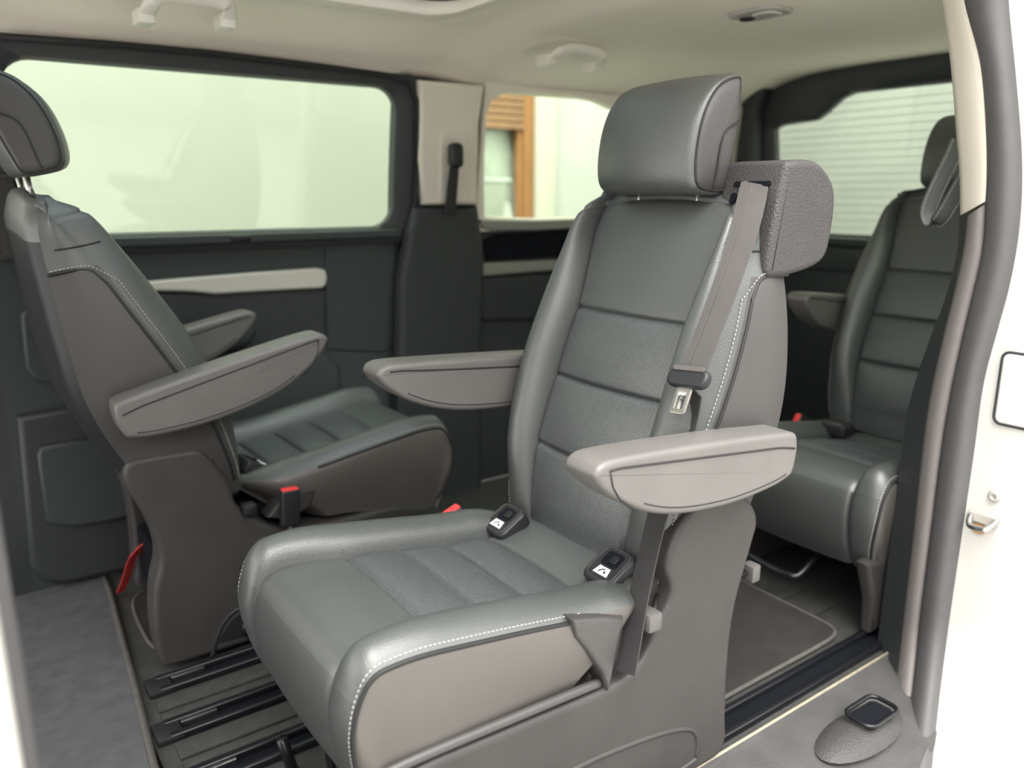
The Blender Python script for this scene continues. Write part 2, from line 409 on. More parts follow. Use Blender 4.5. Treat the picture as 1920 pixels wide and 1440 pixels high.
door = thing('door_1', 'dark far sliding door with a wide window and silver trim bar', 'door', kind='structure')
slab_grid('lower_panel', .10, 1.215, .0, .86, 'door_dark', door, off=0)
win_in = rrect(.185, 1.19, .897, 1.297, .065, 6)
win_out = rrect(.10, 1.283, .845, 1.338, .07, 6)
frame_on_wall('window_frame', win_out, win_in, .022, 'trim_dark', door, .0)
wall_slab('belt_ledge', dense(rrect(.12, 1.20, .862, .888, .01)), .035, 'door_dark', door, .015)
box('belt_clip', (.675, yw(.88)-.062, .868), (.73, yw(.88)-.02, .885), 'black_plastic', door, .005)
wn = thing('window_1', 'large pale green tinted window in the far sliding door', 'window', kind='structure')
pillow('pane', dense(rrect(.175, 1.20, .885, 1.31, .06)), -.006, 0, .001, lambda a, b, w_: onwall(a, b, w_), 'window_glass', wn, 1)
# upper door card: soft shoulder, silver bar, lower recess, armrest, map pocket
ol = [pw_(*q) for q in ((150, 537), (255, 527), (330, 520), (470, 509), (590, 501), (605, 505), (609, 518), (607, 533), (598, 540), (500, 545), (400, 551), (350, 546), (300, 545), (220, 547), (150, 552))]
wall_slab('silver_bar', [(p.x, p.z) for p in ol], .022, 'silver_trim', door, .002, .008)
ol = [pw_(*q) for q in ((150, 545), (400, 552), (608, 540), (608, 640), (590, 660), (500, 670), (150, 690))]
wall_slab('door_inset', [(p.x, p.z) for p in ol], .008, 'trim_dark', door, 0, .004)
ol = [pw_(*q, .05) for q in ((200, 625), (330, 615), (460, 605), (478, 610), (480, 622), (465, 645), (420, 662), (340, 680), (200, 700))]
wall_slab('armrest', [(p.x, p.z) for p in ol], .07, 'door_dark', door, .0, .015)
ol = [pw_(*q, .04) for q in ((260, 690), (420, 660), (500, 650), (600, 650), (640, 690), (640, 1000), (260, 1060))]
wall_slab('map_pocket', [(p.x, p.z) for p in ol], .05, 'door_dark', door, .0, .02)
ol = [pw_(*q) for q in ((608, 455), (735, 448), (742, 500), (740, 640), (720, 660), (612, 655))]
wall_slab('rear_inset', [(p.x, p.z) for p in ol], .006, 'door_dark', door, 0, .004)
# front pillar of the far side with step trims
fp = thing('wall_right_front', 'dark far side wall ahead of the rear-facing seat', 'wall', kind='structure')
slab_grid('pillar_panel', X_FRONT, .10, 0, .9, 'trim_dark', fp)
slab_grid('pillar_upper', -.05, .10, .9, 1.34, 'trim_dark', fp)
ol = [pw_(*q, .01) for q in ((38, 590), (55, 572), (100, 570), (150, 580), (150, 720), (70, 715), (48, 690))]
wall_slab('grab_recess', [(p.x, p.z) for p in ol], .02, 'door_dark', fp, .0, .008)
ol = [pw_(*q, .02) for q in ((70, 580), (110, 600), (112, 690), (90, 690), (75, 670))]
wall_slab('grab_slot', [(p.x, p.z) for p in ol], .012, 'deep_dark', fp, .012, .006)
ol = [pw_(*q, .03) for q in ((68, 850), (75, 835), (150, 822), (250, 815), (260, 960), (200, 975), (130, 985), (85, 975))]
wall_slab('speaker_cover', [(p.x, p.z) for p in ol], .02, 'door_dark', fp, .03, .008)
ol = [pw_(*q, .02) for q in ((30, 780), (250, 740), (300, 1040), (240, 1068), (120, 1095), (80, 1090), (55, 1060))]
wall_slab('step_panel', [(p.x, p.z) for p in ol], .03, 'trim_dark', fp, .0, .015)

slab_grid('pillar_core', 1.20, 1.52, 0, 1.34, 'trim_dark', door, off=-.012)
# C pillar: beige upper trim and dark lower trim
cp = thing('trim_2', 'beige upper pillar trim over dark lower trim on the far side', 'pillar trim', kind='structure')
pl = [pw_(*q, .03) for q in ((783, 150), (905, 160), (895, 230), (893, 300), (892, 384), (790, 384), (781, 300), (784, 220))]
wall_slab('upper_trim', [(p.x, p.z) for p in pl], .045, 'beige_trim', cp, .0, .012)
pl = [pw_(*q, .03) for q in ((772, 388), (893, 388), (905, 480), (900, 620), (900, 1000), (730, 1000), (742, 690), (745, 520), (760, 440))]
wall_slab('lower_trim', [(p.x, p.z) for p in pl], .05, 'trim_dark', cp, .0, .02)
pl = [pw_(*q, .04) for q in ((822, 262), (828, 250), (866, 248), (872, 262), (874, 380), (820, 380))]
wall_slab('belt_slot_plate', [(p.x, p.z) for p in pl], .012, 'beige_trim', cp, .042, .004)
tube('door_seal', [pw_(*q, .03) for q in ((0, 68), (200, 82), (400, 100), (600, 124), (720, 140), (765, 155), (782, 190), (783, 300), (778, 380), (760, 440), (745, 520), (741, 690), (735, 900))], .008, 'black_rubber', cp, 8)

# belt on that pillar
sb = thing('seat_belt', 'black seat belt hanging from its guide on the beige far pillar', 'seat belt')
c = pw_(855, 290, .10)
pillow('belt_guide', rrect(c.x-.022, c.x+.022, c.z-.04, c.z+.035, .018), 0, .035, .01, lambda a, b, w_: Vector((a, c.y+.02-w_, b)), 'black_plastic', sb)
ribbon('webbing', [pw_(853, 300, .10), pw_(849, 340, .09), pw_(846, 375, .075), pw_(843, 402, .065)], (1, 0, 0), 'webbing_dark', sb, .004, [.028, .034, .036, .042])

# quarter panel with its window
qp = thing('wall_right_rear', 'dark far quarter panel with window ledge and cubby', 'wall', kind='structure')
qi = [pw_(*q) for q in ((904, 405), (902, 300), (906, 215), (918, 188), (940, 176), (1000, 177), (1060, 180), (1110, 190), (1160, 212), (1200, 245), (1235, 300), (1250, 370), (1245, 400), (1100, 406), (1000, 409))]
qi = [(p.x, p.z) for p in qi]
pane = [pw_(*q) for q in ((895, 415), (893, 300), (898, 215), (912, 182), (940, 168), (1000, 169), (1060, 172), (1114, 182), (1166, 205), (1208, 240), (1243, 298), (1260, 370), (1255, 410), (1100, 416), (1000, 418))]
qo = dense([(1.50, .87), (X_REAR, .87), (X_REAR, 1.335), (1.50, 1.335)], .08)
frame_on_wall('window_surround', qo, qi, .02, 'headliner', qp, .0, 90)
slab_grid('panel', 1.48, X_REAR, 0, .88, 'trim_dark', qp)
pl = [pw_(*q, .03) for q in ((900, 412), (1000, 413), (1110, 409), (1300, 402), (1300, 420), (1110, 427), (1000, 432), (925, 433), (905, 428))]
wall_slab('window_ledge', [(p.x, p.z) for p in pl], .03, 'dull_silver', qp, .005, .006)
pl = [pw_(*q, .03) for q in ((905, 470), (915, 450), (935, 440), (1000, 436), (1110, 430), (1300, 424), (1300, 470), (1110, 478), (920, 490))]
wall_slab('cubby', [(p.x, p.z) for p in pl], .008, 'deep_dark', qp, .0, .004)
pl = [pw_(*q, .03) for q in ((897, 502), (905, 494), (1000, 490), (1100, 484), (1300, 474), (1300, 494), (1100, 503), (1000, 510), (903, 518))]
wall_slab('trim_strip', [(p.x, p.z) for p in pl], .03, 'dull_silver', qp, .0, .006)
pl = [pw_(*q, .02) for q in ((898, 522), (1000, 516), (1300, 500), (1300, 590), (1000, 600), (905, 602), (898, 590))]
wall_slab('storage_lid', [(p.x, p.z) for p in pl], .02, 'trim_dark', qp, .0, .01)
wq = thing('window_2', 'far quarter window showing the wooden house window', 'window', kind='structure')
pillow('pane', [(p.x, p.z) for p in pane], -.006, 0, .001, lambda a, b, w_: onwall(a, b, w_+.0), 'window_glass', wq, 1)

# ---------------- tailgate
tg = thing('wall_back', 'dark tailgate trim around the heated rear window', 'wall', (0, 0, 0), kind='structure')
def xr_(z): return 2.90 if z < .85 else 2.90-.10*(z-.85)
def rpl(off=0): return lambda a, b, w_: Vector((xr_(b)-off-w_, a, b))
ri = [px('x', 2.88, *q) for q in ((1470, 425), (1460, 330), (1463, 242), (1475, 236), (1540, 226), (1560, 212), (1590, 186), (1612, 176), (1700, 166))]
ri = [(p.y, p.z) for p in ri]
YC = 1.49
left = ri; right = [(2*YC-a, b) for a, b in reversed(ri)]
inner = [(2.06, .84)]+[(2.13, .87)]+left[1:]+right[:-1]+[(2*YC-2.13, .87), (2*YC-2.06, .84)]
outer = dense([(2.27, .70), (2.25, 1.30), (2.20, 1.40), (2.10, 1.43), (YC, 1.455), (2*YC-2.10, 1.43), (2*YC-2.20, 1.40), (2*YC-2.25, 1.30), (2*YC-2.27, .70)], .08)
frame_on_wall('tailgate_frame', outer, inner, .03, 'trim_dark', tg, 0, 90, rpl(0))
box('tailgate_lower', (2.89, .72, 0), (2.95, 2.27, .72), 'trim_dark', tg, .01)
box('window_shelf', (2.84, .9, .795), (2.905, 2.1, .83), 'door_dark', tg, .01)
w3 = thing('window_3', 'rear window with thin heating lines, pale wall behind', 'window', kind='structure')
pillow('pane', [(YC+(a-YC)*1.02, .86+(b-.86)*1.02-.005) for a, b in inner], -.008, -.002, .001, lambda a, b, w_: Vector((2.90-.10*(b-.85)-w_, a, b)), 'rear_glass', w3, 1)
for k in range(17):
    z = .865+k*.0285; half = .62 if z < 1.25 else .42
    tube('heating_line', [(xr_(z)+.0015, YC-half, z), (xr_(z)+.0015, YC, z+.002), (xr_(z)+.0015, YC+half, z)], .0011, 'lamp_grey', w3, 5)
pillow('rear_pillar_trim', [(2.12, .7), (2.27, .7), (2.26, 1.30), (2.21, 1.40), (2.12, 1.41), (2.17, 1.30), (2.17, .86)], 0, .10, .02, rpl(0), 'trim_dark', tg)

# ---------------- near rear quarter and the white door jamb
nw = thing('wall_left', 'near rear quarter wall behind the door jamb', 'wall', kind='structure')
box('quarter_lower', (1.66, .66, -.1), (X_REAR, .72, .92), 'trim_dark', nw, .004)
box('quarter_upper', (1.66, .70, 1.28), (X_REAR, .76, 1.44), 'headliner', nw, .004)
box('quarter_rear', (2.55, .67, .92), (X_REAR, .74, 1.28), 'trim_dark', nw, .004)
box('body_skin', (1.66, .50, -.40), (X_REAR, .53, .92), 'body_white', nw, .004)
box('body_corner', (1.602, .50, -.40), (1.70, .575, 1.46), 'body_white', nw, .004)
box('body_upper', (1.69, .53, 1.27), (X_REAR, .57, 1.46), 'body_white', nw, .004)
box('body_rear_corner', (2.50, .52, .915), (X_REAR, .56, 1.28), 'body_white', nw, .004)
w5 = thing('window_5', 'near quarter window behind the door pillar', 'window', kind='structure')
box('pane', (1.66, .70, .915), (2.56, .706, 1.285), 'window_glass', w5, 0)

jb = thing('trim_3', 'rear pillar of the open door with rubber seal and white body jamb', 'door pillar', kind='structure')
def strip(name, e0, e1, x0, x1, m, parent, depth=.03, bulge=0.0, n=9):
    """band between two traced edges, edge 0 at x0, edge 1 at x1, swept with a bulge"""
    N = 60
    def res(e):
        P = catmull([(a, b, 0) for a, b in e], 8); L = [0]
        for a, b in zip(P, P[1:]): L.append(L[-1]+(b-a).length)
        out = []
        for k in range(N+1):
            s = L[-1]*k/N; i = max(j for j in range(len(L)) if L[j] <= s+1e-9); i = min(i, len(P)-2); t = (s-L[i])/max(1e-9, L[i+1]-L[i]); out.append(P[i]+(P[i+1]-P[i])*min(1, t))
        return out
    A, B = res(e0), res(e1); V = []
    for k in range(N+1):
        for j in range(n):
            t = j/(n-1); q = A[k]+(B[k]-A[k])*t; xx = x0+(x1-x0)*t; fwd = max(0, q.y-1180)/260; xx -= .19*fwd**1.4
            p = px('x', xx-bulge*sin(pi*t)**.7 if 0 < t < 1 else xx, q.x, q.y); V.append(p)
        V.append(V[-1]+Vector((depth, 0, 0))); V.append(V[-n-1]+Vector((depth, 0, 0)))
    st = n+2; Fc = []
    for k in range(N):
        for j in range(st): Fc.append((k*st+j, k*st+(j+1) % st, (k+1)*st+(j+1) % st, (k+1)*st+j))
    Fc += [tuple(range(st)), tuple(N*st+j for j in range(st))]
    return link(name, V, Fc, m, parent, True, radians(50))
e0 = [(1798, 405), (1795, 470), (1772, 560), (1742, 640), (1706, 750), (1690, 850), (1672, 1000), (1652, 1150), (1634, 1300), (1624, 1440), (1616, 1530)]
e1 = [(1814, 405), (1806, 470), (1786, 560), (1766, 640), (1742, 750), (1728, 850), (1712, 1000), (1694, 1150), (1677, 1300), (1662, 1440), (1652, 1530)]
e2 = [(1848, 382), (1842, 470), (1822, 560), (1803, 640), (1780, 750), (1764, 850), (1745, 1000), (1726, 1150), (1710, 1300), (1688, 1440), (1676, 1530)]
e3 = [(1884, -60), (1888, 20), (1901, 150), (1912, 300), (1908, 420), (1890, 530), (1866, 620), (1840, 720), (1822, 850), (1800, 1000), (1778, 1150), (1757, 1300), (1740, 1440), (1730, 1530)]
e2b = [(1796, -60), (1812, 20), (1840, 130), (1850, 270), (1848, 382), (1842, 470), (1822, 560), (1803, 640), (1780, 750), (1764, 850), (1745, 1000), (1726, 1150), (1710, 1300), (1688, 1440), (1676, 1530)]
b0 = [(1758, -60), (1766, 0), (1782, 120), (1792, 240), (1799, 330), (1800, 404)]
b1 = [(1802, -60), (1814, 20), (1838, 120), (1848, 240), (1850, 330), (1847, 378)]
e4 = [(2040, -60), (2040, 150), (2040, 420), (2040, 620), (2040, 850), (2040, 1000), (2040, 1150), (2040, 1300), (2040, 1440), (2040, 1530)]
strip('inner_trim', e0, e1, 1.640, 1.600, 'trim_dark', jb, .10)
strip('grain_trim', e1, e2, 1.600, 1.592, 'jamb_grain', jb, .06, .012)
strip('rubber_seal', e2b, e3, 1.588, 1.590, 'seal_rubber', jb, .05, .020, 13)
strip('beige_cover', b0, b1, 1.635, 1.590, 'beige_trim', jb, .05, .010)
strip('white_jamb', e3, e4, 1.600, 1.600, 'body_white', jb, .05, .004)
# features of the white jamb
def jx(u, v, off=0): return px('x', 1.598-off, u, v)
a, b = jx(1866, 790), jx(1960, 672)
pillow('bumper_plate', rrect(b.y, a.y, a.z, b.z, .012), 0, .010, .004, lambda p, q, w_: Vector((1.600-w_, p, q)), 'body_white', jb)
tube('plate_joint', [Vector((1.594, p, q)) for p, q in rrect(b.y-.002, a.y+.002, a.z-.002, b.z+.002, .013)], .0026, 'trim_dark', jb, 6, True)
c = jx(1866, 930)
V, Fc = [], []
for i, (rr, xx) in enumerate(((.0115, 0), (.0115, .004), (.0095, .007), (.0045, .008), (.004, .006), (.0, .005))):
    for k in range(16): V.append((1.597-xx, c.y+rr*cos(2*pi*k/16), c.z+rr*sin(2*pi*k/16)))
Fc = [(i*16+k, i*16+(k+1) % 16, (i+1)*16+(k+1) % 16, (i+1)*16+k) for i in range(5) for k in range(16)]
link('bolt', V, Fc, 'lamp_grey', jb)
st = thing('door_striker', 'worn steel U-shaped door striker with rust on the white jamb', 'striker', (1.595, 0, 0))
c = jx(1845, 975)
pillow('base_plate', rrect(c.y-.028, c.y+.030, c.z-.006, c.z+.012, .006), -.001, .004, .001, lambda p, q, w_: Vector((-w_, p, q)), 'lamp_grey', st)
tube('bar', catmull([(.004, c.y+.022, c.z+.005), (-.012, c.y+.020, c.z+.001), (-.026, c.y+.012, c.z-.008), (-.028, c.y-.008, c.z-.008), (-.024, c.y-.020, c.z-.004), (.004, c.y-.024, c.z+.007)], 5), .0058, 'steel', st, 10)
pillow('stain', rrect(c.y-.006, c.y+.018, c.z-.030, c.z-.008, .009), 0, .0012, .0004, lambda p, q, w_: Vector((-w_+.001, p, q)), 'rust', st)

# front pillar of the open door at the left edge of the picture
lp = thing('trim_4', 'pale front door pillar at the left edge, out of focus', 'door pillar', kind='structure')
box('white_jamb', (-.30, .52, -.35), (.004, .66, 1.42), 'body_white', lp, .012, 3)
box('inner_seal', (-.04, .655, -.02), (.016, .69, 1.40), 'seal_rubber', lp, .010, 3)
box('inner_trim', (-.30, .69, 0), (.012, .76, 1.40), 'trim_dark', lp, .015, 3)
box('front_door_shell', (X_FRONT, .55, -.35), (-.30, .68, .92), 'body_white', lp, .01)

# ---------------- headliner
SR = (.10, 1.165, 1.16, 1.885)   # sunroof x0,x1,y0,y1
def zc(x, y):
    d = abs(y-YC)/.76; base = 1.452-.022*sstep(1.30, 1.46, x)+.016*sstep(1.5, 2.9, x)
    return base-(.115 if y > YC else .03)*min(1.1, d)**5 - .012*exp(-((y-1.93)/.05)**2)*(x < 1.3)
xs = sorted(set([X_FRONT+k*(X_REAR-.02-X_FRONT)/60 for k in range(61)]+[SR[0], SR[1], 1.30, 1.34, 1.38, 1.42, 1.46])); ys = sorted(set([.73+k*(2.255-.73)/44 for k in range(45)]+[SR[2], SR[3]]))
V = [(x, y, zc(x, y)) for x in xs for y in ys]; ny = len(ys); Fc = []
for i in range(len(xs)-1):
    for j in range(ny-1):
        cx, cy = (xs[i]+xs[i+1])/2, (ys[j]+ys[j+1])/2
        if SR[0] < cx < SR[1] and SR[2] < cy < SR[3]: continue
        Fc.append((i*ny+j, (i+1)*ny+j, (i+1)*ny+j+1, i*ny+j+1))
me = bpy.data.meshes.new('ceiling'); me.from_pydata(V, [], Fc); me.update(); me.polygons.foreach_set('use_smooth', [True]*len(me.polygons)); me.materials.append(MATS['headliner'])
ce = bpy.data.objects.new('ceiling', me); COL.objects.link(ce); sm = ce.modifiers.new('thickness', 'SOLIDIFY'); sm.thickness = .03; sm.offset = 1
tag(ce, 'beige fabric headliner with a step behind the glass roof', 'ceiling', kind='structure')
def roofplace(a, b, w_): return Vector((a, b, zc(a, b)+w_))
rim_in = rrect(SR[0]+.02, SR[1]-.02, SR[2]+.02, SR[3]-.02, .07, 6)
rim_out = rrect(SR[0]-.025, SR[1]+.025, SR[2]-.025, SR[3]+.025, .10, 6)
w4 = thing('window_4', 'glass roof panel with pale rim in the headliner', 'window', kind='structure')
frame_on_wall('rim', dense(rim_out, .1), dense(rim_in, .1), .022, 'beige_trim', w4, 0, 72, lambda a, b, w_: Vector((a, b, zc(a, b)-w_+.006)))
pillow('pane', rim_out, .03, .036, .001, lambda a, b, w_: Vector((a, b, 1.44+w_)), 'roof_glass', w4, 1)
frame_on_wall('dark_surround', dense(rrect(SR[0]+.0, SR[1]-.0, SR[2]+.0, SR[3]-.0, .07), .1), dense(rrect(SR[0]+.07, SR[1]-.05, SR[2]+.07, SR[3]-.045, .05), .1), .006, 'gloss_black', w4, 0, 72, lambda a, b, w_: Vector((a, b, 1.466-w_)))

# grab handles
def grab(pts, label, off):
    """pts: traced arch of the handle, pixel pairs with distance plane"""
    t = thing('grab_handle', label, 'grab handle', group='ceiling grab handles')
    P = [px('y', off, *q) for q in pts]; c = sum(P, Vector())/len(P)
    path = catmull(P, 5); N = len(path)
    V = []; wv = .013
    for i, p in enumerate(path):
        tt = (path[min(i+1, N-1)]-path[max(i-1, 0)]).normalized(); side = Vector((0, 1, .55)).normalized(); side = (side-tt*side.dot(tt)).normalized(); nn = tt.cross(side)
        wd = .017 if 2 < i < N-3 else .019
        arc = sin(pi*i/(N-1)); sh = Vector((0, -.035, -.01))*min(1, arc*1.6)
        for k in range(10): V.append(p+sh+side*.008*cos(2*pi*k/10)+nn*wd*sin(2*pi*k/10))
    Fc = [(i*10+k, i*10+(k+1) % 10, (i+1)*10+(k+1) % 10, (i+1)*10+k) for i in range(N-1) for k in range(10)]+[tuple(range(10)), tuple((N-1)*10+k for k in range(10))]
    link('grip', V, Fc, 'handle_beige', t)
    for e in (P[0], P[-1]): box('mount', e+Vector((-.018, -.012, -.016)), e+Vector((.018, .05, .016)), 'handle_beige', t, .006)
grab([(273, 30), (276, 8), (290, -10), (330, -10), (400, 0), (422, 12), (426, 40)], 'beige grab handle on the headliner above the large door window', 1.97)
grab([(1032, 112), (1036, 96), (1050, 88), (1080, 89), (1108, 97), (1119, 108), (1117, 124)], 'smaller-looking beige grab handle above the quarter window', 1.93)
box_h = None
# courtesy lamp
lm = thing('courtesy_lamp', 'oblong grey courtesy lamp in the rear headliner', 'lamp')
c = px('z', 1.435, 1425, 18)
def lpz(a, b, w_): return Vector((c.x+a, c.y+b, zc(c.x+a, c.y+b)-w_))
pillow('bezel', rrect(-.055, .055, -.075, .075, .04), -.004, .010, .006, lpz, 'lamp_grey', lm)
pillow('lens', rrect(-.03, .03, -.055, .01, .02), .004, .014, .004, lpz, 'lens', lm)
pillow('switch', rrect(-.016, .016, .02, .055, .012), .004, .016, .004, lpz, 'gloss_black', lm)

# ================================================================== SEATS
HINGE = (.055, .45)
XF = [(.34, -.128), (.40, -.125), (.46, -.116), (.534, -.100), (.66, -.052), (.785, -.002), (.88, .036), (.94, .062), (.975, .082), (.995, .105)]
XR = [(.34, .05), (.46, .105), (.61, .148), (.75, .153), (.9, .147), (.96, .142), (.995, .128)]
HW = [(.34, .195), (.42, .212), (.50, .222), (.60, .234), (.70, .240), (.78, .236), (.85, .226), (.91, .213), (.95, .208), (.98, .201), (.995, .190)]
BO = [(.34, .0), (.42, .012), (.50, .030), (.60, .048), (.70, .056), (.78, .056), (.85, .052), (.90, .050), (.94, .050), (.97, .047), (.985, .040), (1, .026)]
PWB = [(.34, .125), (.45, .134), (.534, .143), (.66, .147), (.785, .147), (.86, .155), (.92, .165), (.96, .165), (1, .155)]
SEAMS_B = (.785, .660, .534)
TOPSEAM = .972
def arch(zz): return .026*sstep(.82, .99, zz)
RAISE = .016
def back_pt(zz, y):
    """front surface of the backrest at spine height zz and lateral y (upright pose, local axes)"""
    hw = sinterp(HW, zz); pw = min(sinterp(PWB, zz), hw-.004); xf = sinterp(XF, zz); ay = abs(y)
    if ay <= pw:
        x = xf-.010*(1-(ay/pw)**2)
        for s in SEAMS_B: x += .0075*exp(-((zz-s)/.0045)**2)
        if zz < .785:
            k = [(.785, .66), (.66, .534), (.534, .40)]
            for hi, lo in k:
                if lo < zz < hi: x -= .009*sin(pi*(zz-lo)/(hi-lo))**.7*(1-(ay/pw)**4)
    else:
        t = (ay-pw)/(hw-pw); b = sinterp(BO, zz)
        x = xf-b*(sin(pi*min(1, t)**.80)**.75 if 0 < t < 1 else 0)
    x += .007*exp(-((ay-pw)/.0045)**2)*sstep(.975, .95, zz)
    x += .006*exp(-((zz-TOPSEAM)/.004)**2)
    x += .010*max(0, (ay/hw))**12
    return Vector((x, y, zz+RAISE*sstep(.80, .98, zz)-arch(zz)*(ay/.2)**2.4))
def build_back(parent, T, lumbar=True):
    zs = sorted(set([.34+k*(.995-.34)/64 for k in range(65)]+[s+d for s in SEAMS_B+(TOPSEAM,) for d in (-.010, -.006, -.003, 0, .003, .006, .010)]))
    zs = [z for z in zs if z <= .9951]
    fr = [i/10 for i in range(11)]
    V, Q, Tg = [], [], []; ring_tags = None
    for zz in zs:
        hw = sinterp(HW, zz); pw = min(sinterp(PWB, zz), hw-.004); xr = sinterp(XR, zz); ring = []; tg = []
        by = [pw+(hw-pw)*t for t in (0, .02, .05, .1, .18, .28, .4, .52, .64, .76, .86, .93, .97, 1)]
        pyv = [pw*t for t in (0, .15, .3, .45, .6, .72, .82, .9, .95, .975)]
        ys_ = [-q for q in reversed(by)]+[-q for q in reversed(pyv[1:])]+pyv+by
        nb = len(by); zn = zs.index(zz); SH = 'shell' if zz < .93 else 'top'
        sec = 'top' if zz >= TOPSEAM else 'p0' if zz >= .785 else 'p1' if zz >= .66 else 'p2' if zz >= .534 else 'p3'
        for i, y in enumerate(ys_):
            ring.append(back_pt(zz, y))
            if i < len(ys_)-1: tg.append(('top' if sec == 'top' else 'bN') if i < nb-1 else ('top' if sec == 'top' else 'bF') if i >= len(ys_)-nb else sec)
        e = ring[-1]; zd = e.z; rr = .035
        side = [(e.x+(xr-rr-e.x)*t, hw+.006*sin(pi*t)) for t in (.04, .15, .3, .5, .7, .85, 1)]+[(xr-rr+rr*sin(a), hw-rr+rr*cos(a)) for a in (.4, .8, 1.2, pi/2)]
        rear = [(xr+.006*(1-(q/(hw-rr))**2), q) for q in [(hw-rr)*k/6 for k in (4, 2, 0, -2, -4)]]
        tg.append('sF' if zz < .870 else 'bF')
        def zl(y): return zz+RAISE*sstep(.80, .98, zz)-arch(zz)*(abs(y)/.2)**2.4
        for k, (x, y) in enumerate(side): ring.append(Vector((x, y, zl(y)))); tg.append(('sF' if zz < .870 else 'bF') if k < 7 else SH)
        for x, y in rear: ring.append(Vector((x, y, zl(y)))); tg.append(SH)
        for k, (x, y) in enumerate(reversed(side)): ring.append(Vector((x, -y, zl(y)))); tg.append(SH if k < 3 else ('sN' if zz < .870 else 'bN'))
        n = len(ring); V += ring
        if zn > 0:
            for k in range(n): Q.append(((zn-1)*n+k, (zn-1)*n+(k+1) % n, zn*n+(k+1) % n, zn*n+k)); Tg.append(ring_tags[k] if ring_tags[k] != 'top' else 'top')
        ring_tags = tg
    # close top and bottom towards a centre line
    n = len(V)//len(zs)
    for base, tgname, dz in ((0, 'shell', -.012), ((len(zs)-1)*n, 'top', .012)):
        cen = sum((V[base+k] for k in range(n)), Vector())/n; b1 = len(V)
        for f, h in ((.72, .8), (.3, 1)):
            bb = len(V)
            for k in range(n): q = V[base+k]; V.append(Vector((cen.x+(q.x-cen.x)*f, q.y if f > .5 else q.y*.7, q.z+dz*h)))
            s0 = base if f > .5 else b1
            for k in range(n): Q.append((s0+k, s0+(k+1) % n, bb+(k+1) % n, bb+k)); Tg.append(tgname)
        Q.append(tuple(len(V)-n+k for k in range(n))); Tg.append(tgname)
    spec = {'p0': ('upper_panel', 'leather'), 'p1': ('back_panel', 'perf_back'), 'p2': ('back_panel', 'perf_back'), 'p3': ('back_panel', 'perf_back'), 'bN': ('bolster', 'leather'), 'bF': ('bolster', 'leather'),
            'sN': ('side_panel', 'side_leather_shaded'), 'sF': ('side_panel', 'side_leather_shaded'), 'top': ('top_panel', 'leather'), 'shell': ('back_shell', 'black_plastic')}
    made = grid_parts(V, Q, Tg, spec, parent, T)
    for s, key in ((-1, 'sN'), (1, 'sF')):
        zl_ = [.37+k*(.835-.37)/60 for k in range(61)]
        ed = lambda z, f, ox: back_pt(z, s*sinterp(HW, z)*f)+Vector((ox, s*.002, 0))
        zt_ = back_pt(.870, s*sinterp(HW, .870)).z; yt = s*(sinterp(HW, .870)+.004); xt = back_pt(.870, s*sinterp(HW, .870)).x
        over = [ed(.835, 1, .010), Vector((xt+.005, s*(sinterp(HW, .855)+.003), zt_-.020)), Vector((xt+.016, s*(sinterp(HW, .865)+.003), zt_-.006)), Vector((xt+.034, yt, zt_)), Vector((xt+.060, yt+s*.002, zt_+.001)), Vector((xt+.088, yt, zt_))]
        tube('piping', [T(q) for q in [ed(z, 1, .010) for z in zl_]+catmull(over, 4)], .0030, 'piping', made[key], 6)
        over2 = [ed(.835, .985, .0035)+Vector((-.003, s*.0005, 0))]+[q+Vector((-.005, s*.0025, .006)) for q in over[2:]]
        stitches('stitching', [T(q) for q in [ed(z, .985, .0035)+Vector((-.003, s*.0005, 0)) for z in zl_]+catmull(over2, 4)[1:]], made[key])
        zq = back_pt(.915, 0).z-arch(.915); hq = sinterp(HW, .915); xa, xb = back_pt(.915, s*hq).x, sinterp(XR, .915)
        fr_ = [back_pt(.915, s*hq*f)+Vector((-.0005, 0, 0)) for f in (.955, .97, .985, .995)]
        tube('shoulder_seam', [T(q) for q in fr_+[Vector((xa+(xb-.035-xa)*f, s*(hq+.006*sin(pi*f)+.0006), fr_[-1].z)) for f in (.1, .3, .5, .7, .9)]], .0018, 'piping', made['b'+key[1]], 6)
    return made

